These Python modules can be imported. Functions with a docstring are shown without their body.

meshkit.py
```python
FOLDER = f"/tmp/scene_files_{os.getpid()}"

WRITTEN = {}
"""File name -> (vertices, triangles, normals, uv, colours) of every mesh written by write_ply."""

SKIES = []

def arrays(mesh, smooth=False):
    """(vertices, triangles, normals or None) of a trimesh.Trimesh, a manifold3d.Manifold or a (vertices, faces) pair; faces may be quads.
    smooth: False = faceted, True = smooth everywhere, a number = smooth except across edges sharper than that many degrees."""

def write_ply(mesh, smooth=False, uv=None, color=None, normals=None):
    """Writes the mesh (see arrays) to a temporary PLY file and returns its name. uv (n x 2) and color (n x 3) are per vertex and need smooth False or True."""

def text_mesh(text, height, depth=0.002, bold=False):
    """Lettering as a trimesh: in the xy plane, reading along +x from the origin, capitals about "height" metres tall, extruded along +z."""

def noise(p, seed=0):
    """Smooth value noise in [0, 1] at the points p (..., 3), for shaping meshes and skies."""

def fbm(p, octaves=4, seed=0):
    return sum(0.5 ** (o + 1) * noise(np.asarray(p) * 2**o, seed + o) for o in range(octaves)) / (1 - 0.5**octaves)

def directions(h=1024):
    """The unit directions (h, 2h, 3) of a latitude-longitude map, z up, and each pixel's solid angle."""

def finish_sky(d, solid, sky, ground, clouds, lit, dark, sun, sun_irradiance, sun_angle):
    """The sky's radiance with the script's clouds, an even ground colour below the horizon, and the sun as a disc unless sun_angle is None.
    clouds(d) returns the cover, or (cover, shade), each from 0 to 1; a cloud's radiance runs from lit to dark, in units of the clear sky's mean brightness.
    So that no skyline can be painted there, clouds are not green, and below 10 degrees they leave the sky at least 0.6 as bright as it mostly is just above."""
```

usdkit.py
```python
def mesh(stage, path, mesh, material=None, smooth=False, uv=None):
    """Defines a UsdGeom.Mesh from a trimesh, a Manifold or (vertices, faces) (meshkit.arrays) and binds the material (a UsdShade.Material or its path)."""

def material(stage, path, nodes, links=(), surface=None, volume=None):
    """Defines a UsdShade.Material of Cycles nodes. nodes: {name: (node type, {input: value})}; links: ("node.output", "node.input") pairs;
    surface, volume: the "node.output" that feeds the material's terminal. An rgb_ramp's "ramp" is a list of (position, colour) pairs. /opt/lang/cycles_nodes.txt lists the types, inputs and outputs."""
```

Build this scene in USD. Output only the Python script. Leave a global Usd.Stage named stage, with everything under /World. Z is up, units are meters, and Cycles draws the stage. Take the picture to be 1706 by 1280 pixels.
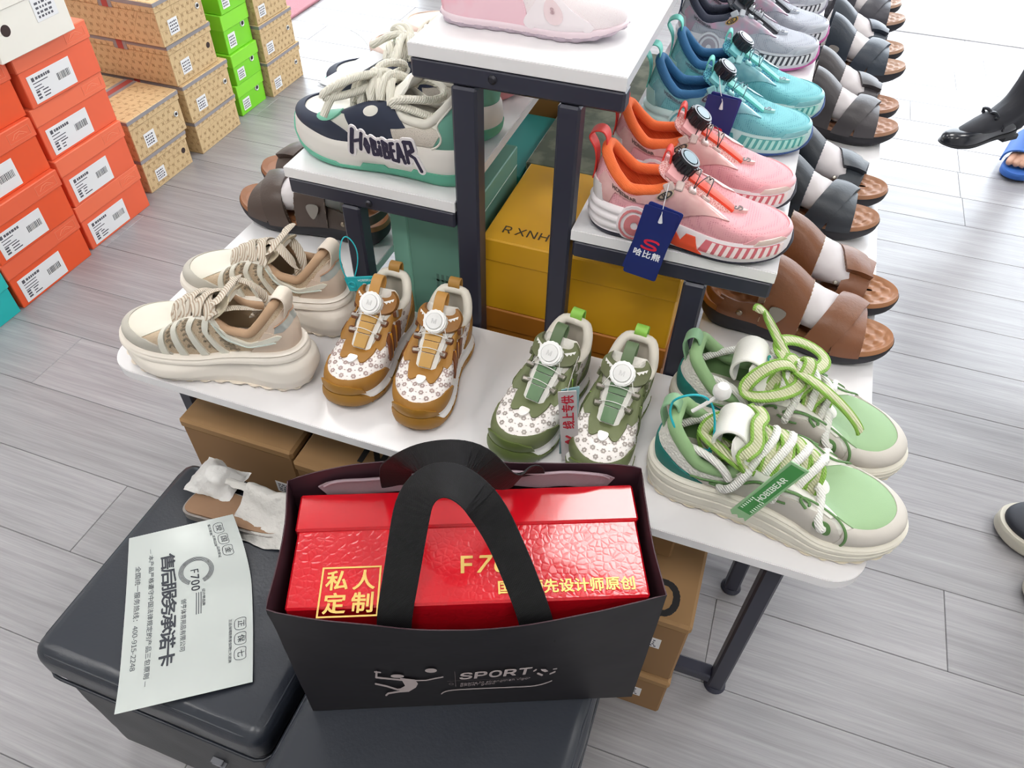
import math, types, glob as _glob
import numpy as np, trimesh, manifold3d, shapely
import shapely.geometry as sg
from shapely import affinity
from scipy.interpolate import CubicSpline, PchipInterpolator
from scipy.spatial import Delaunay
from pxr import Usd, UsdGeom, UsdLux, UsdShade, Gf, Sdf
import usdkit, meshkit

stage = Usd.Stage.CreateInMemory()
UsdGeom.SetStageUpAxis(stage, 'Z')
WORLD = UsdGeom.Xform.Define(stage, '/World')
stage.SetDefaultPrim(WORLD.GetPrim())
UsdGeom.Scope.Define(stage, '/World/Looks')
PI = math.pi
ZF = 0.44                      # height of the lower display board above the floor

EXPOSURE, SKY, SUN, LAMP = 0.0, 1.9, 5.5, 14.5
# ------------------------------------------------------------------ camera
cam = UsdGeom.Camera.Define(stage, '/World/camera')
cam.CreateHorizontalApertureAttr(36.0)
cam.CreateVerticalApertureAttr(27.0)
cam.CreateFocalLengthAttr(1248.75 / 1706 * 36.0)
cam.CreateClippingRangeAttr(Gf.Vec2f(0.02, 200.0))
_right = (0.94150526, 0.33668816, 0.01445406)
_down = (0.25192986, -0.67470635, -0.69375982)
_fwd = (-0.22382847, 0.65681993, -0.72006138)
_m = Gf.Matrix4d(*_right, 0, -_down[0], -_down[1], -_down[2], 0, -_fwd[0], -_fwd[1], -_fwd[2], 0,
                 0.76585732, -0.505078, 0.72811178 + ZF, 1)
cam.AddTransformOp().Set(_m)
cam.CreateExposureAttr(EXPOSURE)

# ------------------------------------------------------------------ light: daylight outside the shopfront, lamps in the ceiling
def dome():
    d = UsdLux.DomeLight.Define(stage, '/World/sky')
    d.CreateIntensityAttr(SKY)
    d.CreateColorAttr(Gf.Vec3f(0.86, 0.93, 1.0))
    s = UsdLux.DistantLight.Define(stage, '/World/sun')
    s.CreateIntensityAttr(SUN)
    s.CreateAngleAttr(0.6)
    s.CreateColorAttr(Gf.Vec3f(1.0, 0.97, 0.92))
    s.AddRotateXYZOp().Set(Gf.Vec3f(22, 28, 0))
dome()
# ------------------------------------------------------------------ helpers: prims
_names = {}
def numbered(parent, name):
    k = (parent, name)
    n = _names.get(k, 0)
    _names[k] = n + 1
    return f'{parent}/{name}' if n == 0 else f'{parent}/{name}_{n:03d}'
def keys(prim, label=None, cat=None, group=None, kind=None):
    for k, v in (('label', label), ('category', cat), ('group', group), ('kind', kind)):
        if v: prim.SetCustomDataByKey(k, v)
class T:
    """a thing: an Xform at its base, or a part; .add() puts a mesh under it"""
    def __init__(s, path, prim): s.path, s.prim = path, prim
    def add(s, name, mesh, m, smooth=35, label=None, kind=None, uv=None):
        p = numbered(s.path, name)
        x = usdkit.mesh(stage, p, mesh, m, smooth=smooth, uv=uv)
        x.CreateDoubleSidedAttr(True)
        keys(x.GetPrim(), label, None, None, kind)
        return T(p, x.GetPrim())
def thing(name, label, cat, loc=(0, 0, 0), rz=0, group=None, kind=None, m4=None):
    p = numbered('/World', name)
    x = UsdGeom.Xform.Define(stage, p)
    if m4 is not None: x.AddTransformOp().Set(Gf.Matrix4d(*np.asarray(m4, float).T.ravel().tolist()))
    else:
        x.AddTranslateOp().Set(Gf.Vec3d(*map(float, loc)))
        if rz: x.AddRotateZOp().Set(math.degrees(rz))
    keys(x.GetPrim(), label, cat, group, kind)
    return T(p, x.GetPrim())
def solo(name, mesh, m, label=None, cat=None, group=None, kind=None, smooth=35):
    t = T('/World', None).add(name, mesh, m, smooth)
    keys(t.prim, label, cat, group, kind)
    return t

# ------------------------------------------------------------------ helpers: materials
def lin(h):
    h = h.lstrip('#')
    c = np.array([int(h[i:i + 2], 16) / 255 for i in (0, 2, 4)])
    return tuple(np.where(c <= .04045, c / 12.92, ((c + .055) / 1.055) ** 2.4))
_mats = {}
def M(col, rough=.5, bump=None, scale=400, strength=.3, dist=.001, spec=.5, metal=0, col2=None, coat=0, trans=0, sheen=0, mixlo=.45, mixhi=.6, sss=0, alpha=1, stretch=None, kind=None):
    """principled material; bump: noise | voronoi | cells | weave; col2: second colour mixed in by the same texture"""
    k = (col, rough, bump, scale, strength, dist, spec, metal, col2, coat, trans, sheen, mixlo, mixhi, sss, alpha, stretch)
    if k in _mats: return _mats[k]
    n = {'p': ('principled_bsdf', dict(base_color=lin(col), roughness=rough, specular_ior_level=spec, metallic=metal, coat_weight=coat, coat_roughness=.08, transmission_weight=trans, sheen_weight=sheen, alpha=alpha))}
    L = []
    if bump:
        n['tc'] = ('texture_coordinate', {})
        src = 'tc.object'
        if stretch:
            n['mp'] = ('mapping', dict(scale=stretch)); L.append((src, 'mp.vector')); src = 'mp.vector'
        if bump == 'noise':
            n['t'] = ('noise_texture', dict(scale=scale, detail=4.0)); out = 't.fac'
        elif bump == 'voronoi':
            n['t'] = ('voronoi_texture', dict(scale=scale, feature='f1')); out = 't.distance'
        elif bump == 'dots':
            n['t'] = ('voronoi_texture', dict(scale=scale, feature='f1', randomness=.12)); out = 't.distance'
        elif bump == 'cells':
            n['t'] = ('voronoi_texture', dict(scale=scale, feature='distance_to_edge')); out = 't.distance'
        elif bump == 'weave':
            n['t'] = ('wave_texture', dict(scale=scale, bands_direction='diagonal', distortion=0.4)); out = 't.fac'
        L.append((src, 't.vector'))
        if strength:
            n['b'] = ('bump', dict(strength=strength, distance=dist))
            L += [(out, 'b.height'), ('b.normal', 'p.normal')]
        if col2:
            n['r'] = ('map_range', dict(from_min=mixlo, from_max=mixhi, clamp=True))
            n['m'] = ('mix_color', dict(a=lin(col), b=lin(col2)))
            L += [(out, 'r.value'), ('r.result', 'm.fac'), ('m.result', 'p.base_color')]
    m = usdkit.material(stage, f'/World/Looks/look_{len(_mats):03d}', n, L, surface='p.BSDF')
    _mats[k] = m
    return m

# ------------------------------------------------------------------ helpers: meshes
def cat(ms):
    vs, fs, o = [], [], 0
    for v, f in ms:
        f = np.asarray(f)
        if f.shape[1] == 4: f = np.vstack([f[:, [0, 1, 2]], f[:, [0, 2, 3]]])
        vs.append(v); fs.append(f + o); o += len(v)
    return np.vstack(vs), np.vstack(fs)
def vf(m): return np.asarray(m.vertices, float), np.asarray(m.faces)
def man(m):
    a = m.to_mesh(); return np.asarray(a.vert_properties[:, :3], float), np.asarray(a.tri_verts)
def cbox(x0, x1, y0, y1, z0, z1, c=.001):
    """box with chamfered edges"""
    c = min(c, .45 * min(x1 - x0, y1 - y0, z1 - z0))
    P = []
    for X, sx in ((x0, 1), (x1, -1)):
        for Y, sy in ((y0, 1), (y1, -1)):
            for Z, sz in ((z0, 1), (z1, -1)):
                P += [(X, Y + sy * c, Z + sz * c), (X + sx * c, Y, Z + sz * c), (X + sx * c, Y + sy * c, Z)]
    return vf(trimesh.convex.convex_hull(np.array(P)))
def hull(p): return vf(trimesh.convex.convex_hull(np.asarray(p, float)))
def gridf(nu, nv, cu=False, cv=False):
    i, j = np.meshgrid(np.arange(nu if cu else nu - 1), np.arange(nv if cv else nv - 1), indexing='ij')
    i, j = i.ravel(), j.ravel(); i2, j2 = (i + 1) % nu, (j + 1) % nv
    return np.c_[i * nv + j, i2 * nv + j, i2 * nv + j2, i * nv + j2]
def tube(pts, r, sides=8, up=None, flat=1.0, closed=False, caps=True):
    """sweep of an ellipse (width r, thickness r*flat) along pts; up: preferred thickness direction per point"""
    p = np.asarray(pts, float); n = len(p)
    if closed: t = np.roll(p, -1, 0) - np.roll(p, 1, 0)
    else: t = np.gradient(p, axis=0)
    t /= np.linalg.norm(t, axis=1, keepdims=True) + 1e-12
    if up is None: up = np.where(np.abs(t[:, 2:]) < .95, [0, 0, 1.], [1., 0, 0])
    up = np.broadcast_to(np.asarray(up, float), p.shape)
    a = np.cross(t, up); a /= np.linalg.norm(a, axis=1, keepdims=True) + 1e-12
    b = np.cross(a, t)
    th = np.arange(sides) * 2 * PI / sides
    r = np.broadcast_to(r, (n,))[:, None, None]
    v = p[:, None] + r * (np.cos(th)[None, :, None] * a[:, None] + flat * np.sin(th)[None, :, None] * b[:, None])
    f = gridf(n, sides, closed, True)
    v = v.reshape(-1, 3); f = np.vstack([f[:, [0, 1, 2]], f[:, [0, 2, 3]]])
    if caps and not closed:
        k = len(v); v = np.vstack([v, p[[0, -1]]]); j = np.arange(sides); j2 = (j + 1) % sides
        f = np.vstack([f, np.c_[np.full(sides, k), j2, j][:, ::-1][:, [0, 1, 2]], np.c_[np.full(sides, k + 1), (n - 1) * sides + j2, (n - 1) * sides + j]])
    return v, f
def band(pts, w, th, up=None):
    """flat strap: rectangular section w x th along pts"""
    p = np.asarray(pts, float); n = len(p)
    t = np.gradient(p, axis=0); t /= np.linalg.norm(t, axis=1, keepdims=True) + 1e-12
    up = np.broadcast_to(np.asarray([0, 0, 1.] if up is None else up, float), p.shape)
    a = np.cross(t, up); a /= np.linalg.norm(a, axis=1, keepdims=True) + 1e-12
    b = np.cross(a, t); w = np.broadcast_to(w, (n,))[:, None]
    e = min(th * .3, .0015)
    ring = [(-.5, -.5 * th + e, 0), (-.5, .5 * th - e, 0), (-.5, .5 * th, e), (.5, .5 * th, -e), (.5, .5 * th - e, 0), (.5, -.5 * th + e, 0), (.5, -.5 * th, -e), (-.5, -.5 * th, e)]
    v = np.stack([p + a * (w * k + o) + b * h for k, h, o in ring], 1).reshape(-1, 3)
    f = gridf(n, 8, False, True)
    f = np.vstack([f[:, [0, 1, 2]], f[:, [0, 2, 3]]])
    m = (n - 1) * 8
    cap = np.array([[0, i, i + 1] for i in range(1, 7)])
    return v, np.vstack([f, cap, cap[:, ::-1] + m])
def xf(m, M4):
    v, f = m; M4 = np.asarray(M4, float)
    return v @ M4[:3, :3].T + M4[:3, 3], (f[:, ::-1] if np.linalg.det(M4[:3, :3]) < 0 else f)
def mv(m, x=0, y=0, z=0): return m[0] + np.array([x, y, z]), m[1]
def rot(ax, a):
    return trimesh.transformations.rotation_matrix(a, ax)
def frame(o, x, y):
    """matrix taking local xy(z) to origin o with axes x, y (orthonormalised)"""
    x = np.asarray(x, float); x = x / np.linalg.norm(x); y = np.asarray(y, float); y = y - x * (x @ y); y /= np.linalg.norm(y)
    m = np.eye(4); m[:3, 0], m[:3, 1], m[:3, 2], m[:3, 3] = x, y, np.cross(x, y), o
    return m
def extr(poly, h, z0=0):
    ms = []
    for g in getattr(poly, 'geoms', [poly]):
        if g.area > 1e-9:
            v, f = vf(trimesh.creation.extrude_polygon(g, h, engine='earcut')); ms.append((v + [0, 0, z0], f))
    return cat(ms)
def lathe(prof, n=32):
    return vf(trimesh.creation.revolve(np.asarray(prof, float), sections=n))
_glob_path = {'latin': '/opt/blender-*/*/datafiles/fonts/Inter.woff2', 'cjk': '/opt/blender-*/*/datafiles/fonts/Noto Sans CJK Regular.woff2'}
_real_glob = meshkit.glob
_texts = {}
def text(s, h, depth=.0004, bold=False, font='latin'):
    """lettering, centred at the origin in xy"""
    if (s, h, depth, bold, font) in _texts: return _texts[s, h, depth, bold, font]
    meshkit.glob = types.SimpleNamespace(glob=lambda p: _glob.glob(_glob_path[font]))
    m = meshkit.text_mesh(s, h, depth, bold)
    meshkit.glob = _real_glob
    v, f = vf(m); v = v - [*(v[:, :2].min(0) + v[:, :2].max(0)) / 2, 0]
    _texts[s, h, depth, bold, font] = v, f
    return v, f
def blob(pts):
    """smooth closed curve through pts -> polygon"""
    p = np.asarray(pts, float); p = np.vstack([p, p[:1]])
    c = CubicSpline(np.arange(len(p)), p, bc_type='periodic')
    return sg.Polygon(c(np.linspace(0, len(p) - 1, 8 * (len(p) - 1), endpoint=False))).buffer(0)
def curve(pts, n=24):
    p = np.asarray(pts, float)
    d = np.r_[0, np.cumsum(np.linalg.norm(np.diff(p, axis=0), axis=1) ** .5 + 1e-9)]
    if len(p) == 2: return p[0] + (p[1] - p[0]) * np.linspace(0, 1, n)[:, None]
    return CubicSpline(d, p)(np.linspace(0, d[-1], n))
def tri2(poly, h):
    """triangulate a polygon with inner points about h apart: (xy, faces, rings of vertex ids)"""
    poly = poly.buffer(0)
    if poly.geom_type != 'Polygon': poly = max(poly.geoms, key=lambda g: g.area)
    pts, rings = [], []
    for ring in [poly.exterior, *poly.interiors]:
        n = max(6, int(ring.length / h)); q = []
        for a, b in zip(ring.coords[:-1], ring.coords[1:]):
            a, b = np.array(a[:2]), np.array(b[:2]); m = max(1, int(np.ceil(np.linalg.norm(b - a) / h)))
            q += [a + (b - a) * i / m for i in range(m)]
        k = len(pts); pts += q; rings.append(np.arange(k, k + len(q)))
    x0, y0, x1, y1 = poly.bounds
    gx, gy = np.meshgrid(np.arange(x0, x1, h), np.arange(y0, y1, h))
    gx = gx + (np.arange(len(gx)) % 2)[:, None] * h * .5
    g = np.c_[gx.ravel(), gy.ravel()]
    if len(g): g = g[shapely.contains_xy(poly.buffer(-.45 * h), g[:, 0], g[:, 1])]
    P = np.vstack([np.array(pts), g]) if len(g) else np.array(pts)
    tr = Delaunay(P + 1e-7 * np.sin(np.arange(2 * len(P)).reshape(-1, 2) * 12.9)).simplices
    c = P[tr].mean(1)
    tr = tr[shapely.contains_xy(poly, c[:, 0], c[:, 1])]
    e1, e2 = P[tr[:, 1]] - P[tr[:, 0]], P[tr[:, 2]] - P[tr[:, 0]]
    s = e1[:, 0] * e2[:, 1] - e1[:, 1] * e2[:, 0]
    tr[s < 0] = tr[s < 0][:, ::-1]
    return P, tr, rings
# ------------------------------------------------------------------ shoes
N_ = 120
OUT_L = [(.0, .0), (.025, .072), (.11, .118), (.28, .122), (.46, .132), (.62, .158), (.75, .165), (.87, .138), (.96, .078), (1.0, -.012)]
OUT_R = [(.975, -.092), (.90, -.148), (.77, -.168), (.65, -.158), (.50, -.128), (.34, -.112), (.12, -.115), (.025, -.072)]
OPEN = [(0, .045, 0, .40), (.06, .055, .06, .395), (.15, .12, .10, .335), (.25, .21, .115, .285), (.36, .32, .112, .30), (.45, .40, .10, .345), (.56, .48, .085, .315), (.66, .56, .072, .27), (.76, .625, .055, .225), (.87, .665, .03, .205), (1, .68, 0, .20)]
class Shoe:
    """an upper as a ring surface between the feather edge and the opening, on a sole; local x runs heel to toe, z up.
    u in [-1, 1]: 0 the heel, +-1 the toe, + left side, - right side; r 0 at the sole, 1 at the opening"""
    def __init__(s, L, opening=OPEN, sole=((0, .16), (.3, .15), (.6, .115), (1, .12)), spring=.03, heelup=.01, prof=((0, -.012), (.15, 0), (.85, 0), (1, -.006)), inset=.012, wid=1.0, toeh=.8, bulge=.03, alpha=.45, ma=1, sag=0.0, zscale=1.0):
        s.L, s.m = L, ma
        o = np.array(OUT_L + OUT_R); o = np.vstack([o, o[:1]]) * [1, wid]
        d = np.r_[0, np.cumsum(np.linalg.norm(np.diff(o, axis=0), axis=1))]
        c = CubicSpline(d, o, bc_type='periodic')
        q = c(np.linspace(0, d[-1], 2000)); arc = np.r_[0, np.cumsum(np.linalg.norm(np.diff(q, axis=0), axis=1))]
        toe = arc[np.argmax(q[:, 0])]
        a = np.r_[np.linspace(0, toe, N_ // 2, endpoint=False), np.linspace(toe, arc[-1], N_ // 2, endpoint=False)]
        s.B2 = np.c_[np.interp(a, arc, q[:, 0]), np.interp(a, arc, q[:, 1])] * L
        tg = np.roll(s.B2, -1, 0) - np.roll(s.B2, 1, 0); tg /= np.linalg.norm(tg, axis=1, keepdims=True)
        s.n2 = np.c_[tg[:, 1], -tg[:, 0]]
        if ((s.B2 - s.B2.mean(0)) * s.n2).sum() < 0: s.n2 = -s.n2
        s.x = np.clip(s.B2[:, 0] / L, 0, 1)
        sg_ = np.where(np.arange(N_) <= N_ // 2, 1, -1); s.sg = sg_
        S = np.array(sole) * [1, L]
        s.zt = PchipInterpolator(S[:, 0], S[:, 1])(s.x)
        s.zb = spring * L * np.clip((s.x - .68) / .32, 0, 1) ** 2 + heelup * L * np.clip((.12 - s.x) / .12, 0, 1) ** 2
        s.prof = np.array(prof) * [1, L]
        op = np.array(opening)
        u = np.abs(np.r_[np.linspace(0, 1, N_ // 2, endpoint=False), np.linspace(1, 0, N_ // 2, endpoint=False)])
        C = PchipInterpolator(op[:, 0], op[:, 1:] * L, axis=0)(s.x)
        C[:, 1] *= sg_ * wid
        s.C = C; s.op = op; s.wid = wid
        b2 = s.B2 - s.n2 * inset * L
        s.B = np.c_[b2, s.zt - .004 * L]
        h = (C[:, 2] - s.B[:, 2])
        w = np.clip((s.x - .25) / .35, 0, 1)[:, None]        # 0 heel .. 1 forefoot
        bl = bulge * L
        s.P1 = s.B + np.c_[s.n2 * (bl * (.6 + .4 * w)), (h * (.45 * (1 - w[:, 0]) + toeh * w[:, 0]))]
        dxy = b2 - C[:, :2]
        s.P2 = C + np.c_[dxy * (.35 * (1 - w) + alpha * w), -h * (.38 * (1 - w[:, 0]) + sag * w[:, 0])]
        ins = s.B2 - s.n2 * .035 * L
        s.ins = np.c_[ins, s.zt * .93]
        s.ctrl = np.stack([s.B, s.P1, s.P2, s.C])
        s.per = arc[-1] * L
    def _t(s, A, u):
        t = (np.asarray(u, float) * .5 % 1) * N_; i = np.floor(t).astype(int) % N_; f = (t - np.floor(t))[..., None]
        A = A if A.ndim > 1 else A[:, None]
        return A[i] * (1 - f) + A[(i + 1) % N_] * f
    def _raw(s, u, r):
        r = np.asarray(r, float)[..., None]; B, P1, P2, C = (s._t(c, u) for c in s.ctrl); k = 1 - r
        return k ** 3 * B + 3 * k * k * r * P1 + 3 * k * r * r * P2 + r ** 3 * C
    def nrm(s, u, r):
        e = .012
        r0, r1 = np.clip(np.asarray(r, float) - e, 0, 1), np.clip(np.asarray(r, float) + e, 0, 1)
        n = np.cross(s._raw(u, r1) - s._raw(u, r0), s._raw(np.asarray(u) + e, r) - s._raw(np.asarray(u) - e, r))
        return n / (np.linalg.norm(n, axis=-1, keepdims=True) + 1e-12)
    def up(s, u, r, off=0.0):
        u, r = np.broadcast_arrays(np.asarray(u, float), np.asarray(r, float))
        return s._raw(u, r) + s.nrm(u, r) * np.asarray(off)[..., None] if np.any(np.asarray(off) != 0) else s._raw(u, r)
    def so(s, u, q, off=0.0):
        """side of the sole: q 0 ground edge .. 1 feather edge"""
        u, q, off = np.broadcast_arrays(np.asarray(u, float), np.asarray(q, float), np.asarray(off, float))
        b, n = s._t(s.B2, u), s._t(s.n2, u)
        zt, zb = s._t(s.zt, u)[..., 0], s._t(s.zb, u)[..., 0]
        o = np.interp(q, s.prof[:, 0], s.prof[:, 1]) + off
        xy = b + n * o[..., None]
        return np.concatenate([xy, (zb + q * (zt - zb))[..., None]], -1)
    def fin(s, m):
        v, f = m
        if s.m < 0: v = v * [1, -1, 1]; f = np.asarray(f)[:, ::-1]
        return v, f
    # --- meshes
    def upper(s, nr=18):
        U, R = np.meshgrid(np.arange(N_) * 2 / N_, np.linspace(0, 1, nr), indexing='ij')
        return s.fin((s.up(U, R).reshape(-1, 3), gridf(N_, nr, True)))
    def lining(s, nr=8, gap=.016):
        C = s.C.copy(); n = np.c_[s.n2, np.zeros(N_)]
        w = np.clip((.62 - s.x) / .1, 0, 1)[:, None]
        top = C - n * gap * s.L * w - np.array([0, 0, .003]) - np.c_[np.zeros((N_, 2)), .02 * s.L * (1 - w)]
        low = s.ins
        k = np.linspace(0, 1, nr)[None, :, None]
        mid = (top + low) / 2 + n * .012 * s.L * w
        v = (1 - k) ** 2 * top[:, None] + 2 * k * (1 - k) * mid[:, None] + k * k * low[:, None]
        v = v.reshape(-1, 3); f = gridf(N_, nr, True)
        return s.fin((v, f))
    def insole(s):
        c = s.ins.mean(0); n = len(s.ins); j = np.arange(n)
        return s.fin((np.vstack([s.ins, c]), np.c_[j, (j + 1) % n, np.full(n, n)]))
    def sole(s, q0=0., q1=1., off=0., nq=10, cap=True):
        """closed ring slab between the levels q0(u) and q1(u)"""
        U = np.arange(N_) * 2 / N_
        uu = np.where(U > 1, U - 2, U)
        a = np.broadcast_to(q0(uu) if callable(q0) else q0, U.shape); b = np.broadcast_to(q1(uu) if callable(q1) else q1, U.shape)
        k = np.linspace(0, 1, nq)
        Q = a[:, None] + (b - a)[:, None] * k
        o = off(np.broadcast_to(uu[:, None], Q.shape), Q) if callable(off) else off
        v = s.so(np.broadcast_to(U[:, None], Q.shape), Q, o)
        c0, c1 = v[:, 0].mean(0), v[:, -1].mean(0)
        f = gridf(N_, nq, True); f = np.vstack([f[:, [0, 1, 2]], f[:, [0, 2, 3]]])
        V = v.reshape(-1, 3); k0 = len(V); j = np.arange(N_); j2 = (j + 1) % N_
        V = np.vstack([V, c0, c1])
        f = np.vstack([f, np.c_[j2 * nq, j * nq, np.full(N_, k0)]] + ([np.c_[j * nq + nq - 1, j2 * nq + nq - 1, np.full(N_, k0 + 1)]] if cap else []))
        return s.fin((V, f))
    def collar(s, r=.02, u0=.47, n=44, flat=1., back=.0):
        u = np.linspace(-u0, u0, n); p = s.up(u, np.ones(n)); nn = np.c_[s._t(s.n2, u), np.zeros(n)]
        p = p - nn * r * s.L * .55 + np.array([0, 0, -.002])
        rr = r * s.L * np.clip((u0 - np.abs(u)) / .08, .25, 1)
        return s.fin(tube(p, rr, 10, up=nn, flat=flat))
    def patch(s, poly, off=.0012, h=.0035, fn=None, base=0.0, mirror=False):
        """overlay on the surface: polygon in (u, r); off its thickness"""
        fn = fn or s.up
        poly = poly if hasattr(poly, 'exterior') else sg.Polygon(poly)
        if mirror: poly = affinity.scale(poly, -1, 1, origin=(0, 0))
        ku, kr = s.per * .5, .085 * (s.L / .24)
        P, tr, rings = tri2(affinity.scale(poly, ku, kr, origin=(0, 0)), h)
        P = P / [ku, kr]
        top = fn(P[:, 0], P[:, 1], np.full(len(P), off + base)); k = len(P)
        V, F = [top], [tr]
        for rg in rings:
            lo = fn(P[rg, 0], P[rg, 1], np.full(len(rg), base - .0006)); j = np.arange(len(rg)); j2 = (j + 1) % len(rg)
            V.append(lo); F += [np.c_[rg, k + j, k + j2], np.c_[rg, k + j2, rg[j2]]]; k += len(rg)
        return s.fin((np.vstack(V), np.vstack(F)))
    def both(s, poly, **k):
        return cat([s.patch(poly, **k), s.patch(poly, mirror=True, **k)])
    def seam(s, pts, r=.0007, off=.0012, fn=None, n=40, flat=1.):
        p = curve(pts, n); q = (fn or s.up)(p[:, 0], p[:, 1], np.full(n, off))
        return s.fin(tube(q, r, 6, up=s.nrm(p[:, 0], p[:, 1]), flat=flat))
    def glyph(s, txt, u, r, h, fn=None, off=.002, ang=0, depth=.0005, flip=False, bold=True, font='latin', squash=1.):
        v, f = text(txt, h, depth, bold, font)
        if s.m < 0: v = v * [-1, 1, 1]
        c, d = math.cos(ang), math.sin(ang)
        x, y = v[:, 0] * squash * c - v[:, 1] * d, v[:, 0] * squash * d + v[:, 1] * c
        fn = fn or s.up
        e = .02; o = np.array([0.])
        ux = np.linalg.norm(fn(np.array([u + e]), np.array([r]), o) - fn(np.array([u - e]), np.array([r]), o)) / (2 * e)
        rx = np.linalg.norm(fn(np.array([u]), np.array([min(r + e, 1)]), o) - fn(np.array([u]), np.array([r - e]), o)) / (min(r + e, 1) - r + e)
        q = fn(u + x / ux * (-1 if flip else 1), np.clip(r + y / rx, 0, 1), off + v[:, 2])
        return s.fin((q, f if not flip else f[:, ::-1]))
    def pt(s, u, r, off=0):
        p = s.up(np.array([u]), np.array([r]), np.array([off]))[0]; n = s.nrm(np.array([u]), np.array([r]))[0]
        t = s._raw(np.array([u + .01]), np.array([r]))[0] - s._raw(np.array([u - .01]), np.array([r]))[0]
        if s.m < 0: p, n, t = p * [1, -1, 1], n * [1, -1, 1], t * [1, -1, 1]
        return p, n, t / np.linalg.norm(t)
    def place(s, mesh, u, r, off=0, ang=0):
        """mesh in local xy (z outwards) onto the surface at (u, r)"""
        p, n, t = s.pt(u, r, off); a = t * math.cos(ang) + np.cross(n, t) * math.sin(ang)
        return xf(mesh, frame(p, a, np.cross(n, a)))
    # --- tongue: path along the throat, from the vamp to above the collar
    def tpath(s, k, top=.05, back=.35, lift=0.0):
        """centre line of the tongue: k 0 at the vamp .. 1 at its top edge"""
        op = s.op; x0, z0 = op[-1][1], op[-1][3]
        i = np.argmax(op[:, 3] * (op[:, 1] > .3)); x1, z1 = op[i][1], op[i][3]
        P = np.array([(x0 + .02, z0 - .012), ((x0 + x1) / 2, (z0 + z1) / 2 + .012), (x1, z1 + .018), (x1 - back * .25, z1 + .018 + top)]) * s.L
        c = CubicSpline(np.array([0, .36, .74, 1.]), P)(np.asarray(k, float)); d = CubicSpline(np.array([0, .36, .74, 1.]), P)(np.asarray(k, float), 1)
        d /= np.linalg.norm(d, axis=-1, keepdims=True)
        n = np.stack([-d[..., 1], d[..., 0]], -1); n *= np.sign(n[..., 1:] + 1e-9)
        return np.stack([c[..., 0] + n[..., 0] * lift, 0 * c[..., 0], c[..., 1] + n[..., 1] * lift], -1), np.stack([n[..., 0], 0 * n[..., 0], n[..., 1]], -1), np.stack([d[..., 0], 0 * d[..., 0], d[..., 1]], -1)
    def tong(s, k, v, off=0., w0=.05, w1=.095, top=.05, back=.35, crown=.25, lift=0., **kw):
        """point on the tongue: v -1..1 across"""
        k, v = np.broadcast_arrays(np.asarray(k, float), np.asarray(v, float))
        c, n, d = s.tpath(k, top, back, lift)
        w = (w0 + (w1 - w0) * np.clip(k / .7, 0, 1)) * s.L * s.wid * np.where(k > .85, np.sqrt(np.clip(1 - ((k - .85) / .15) ** 2 * .5, 0, 1)), 1)
        o = np.asarray(off) - crown * w * v * v
        p = c + n * np.asarray(o)[..., None]
        return p + np.stack([0 * w, w * v, 0 * w], -1)
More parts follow.
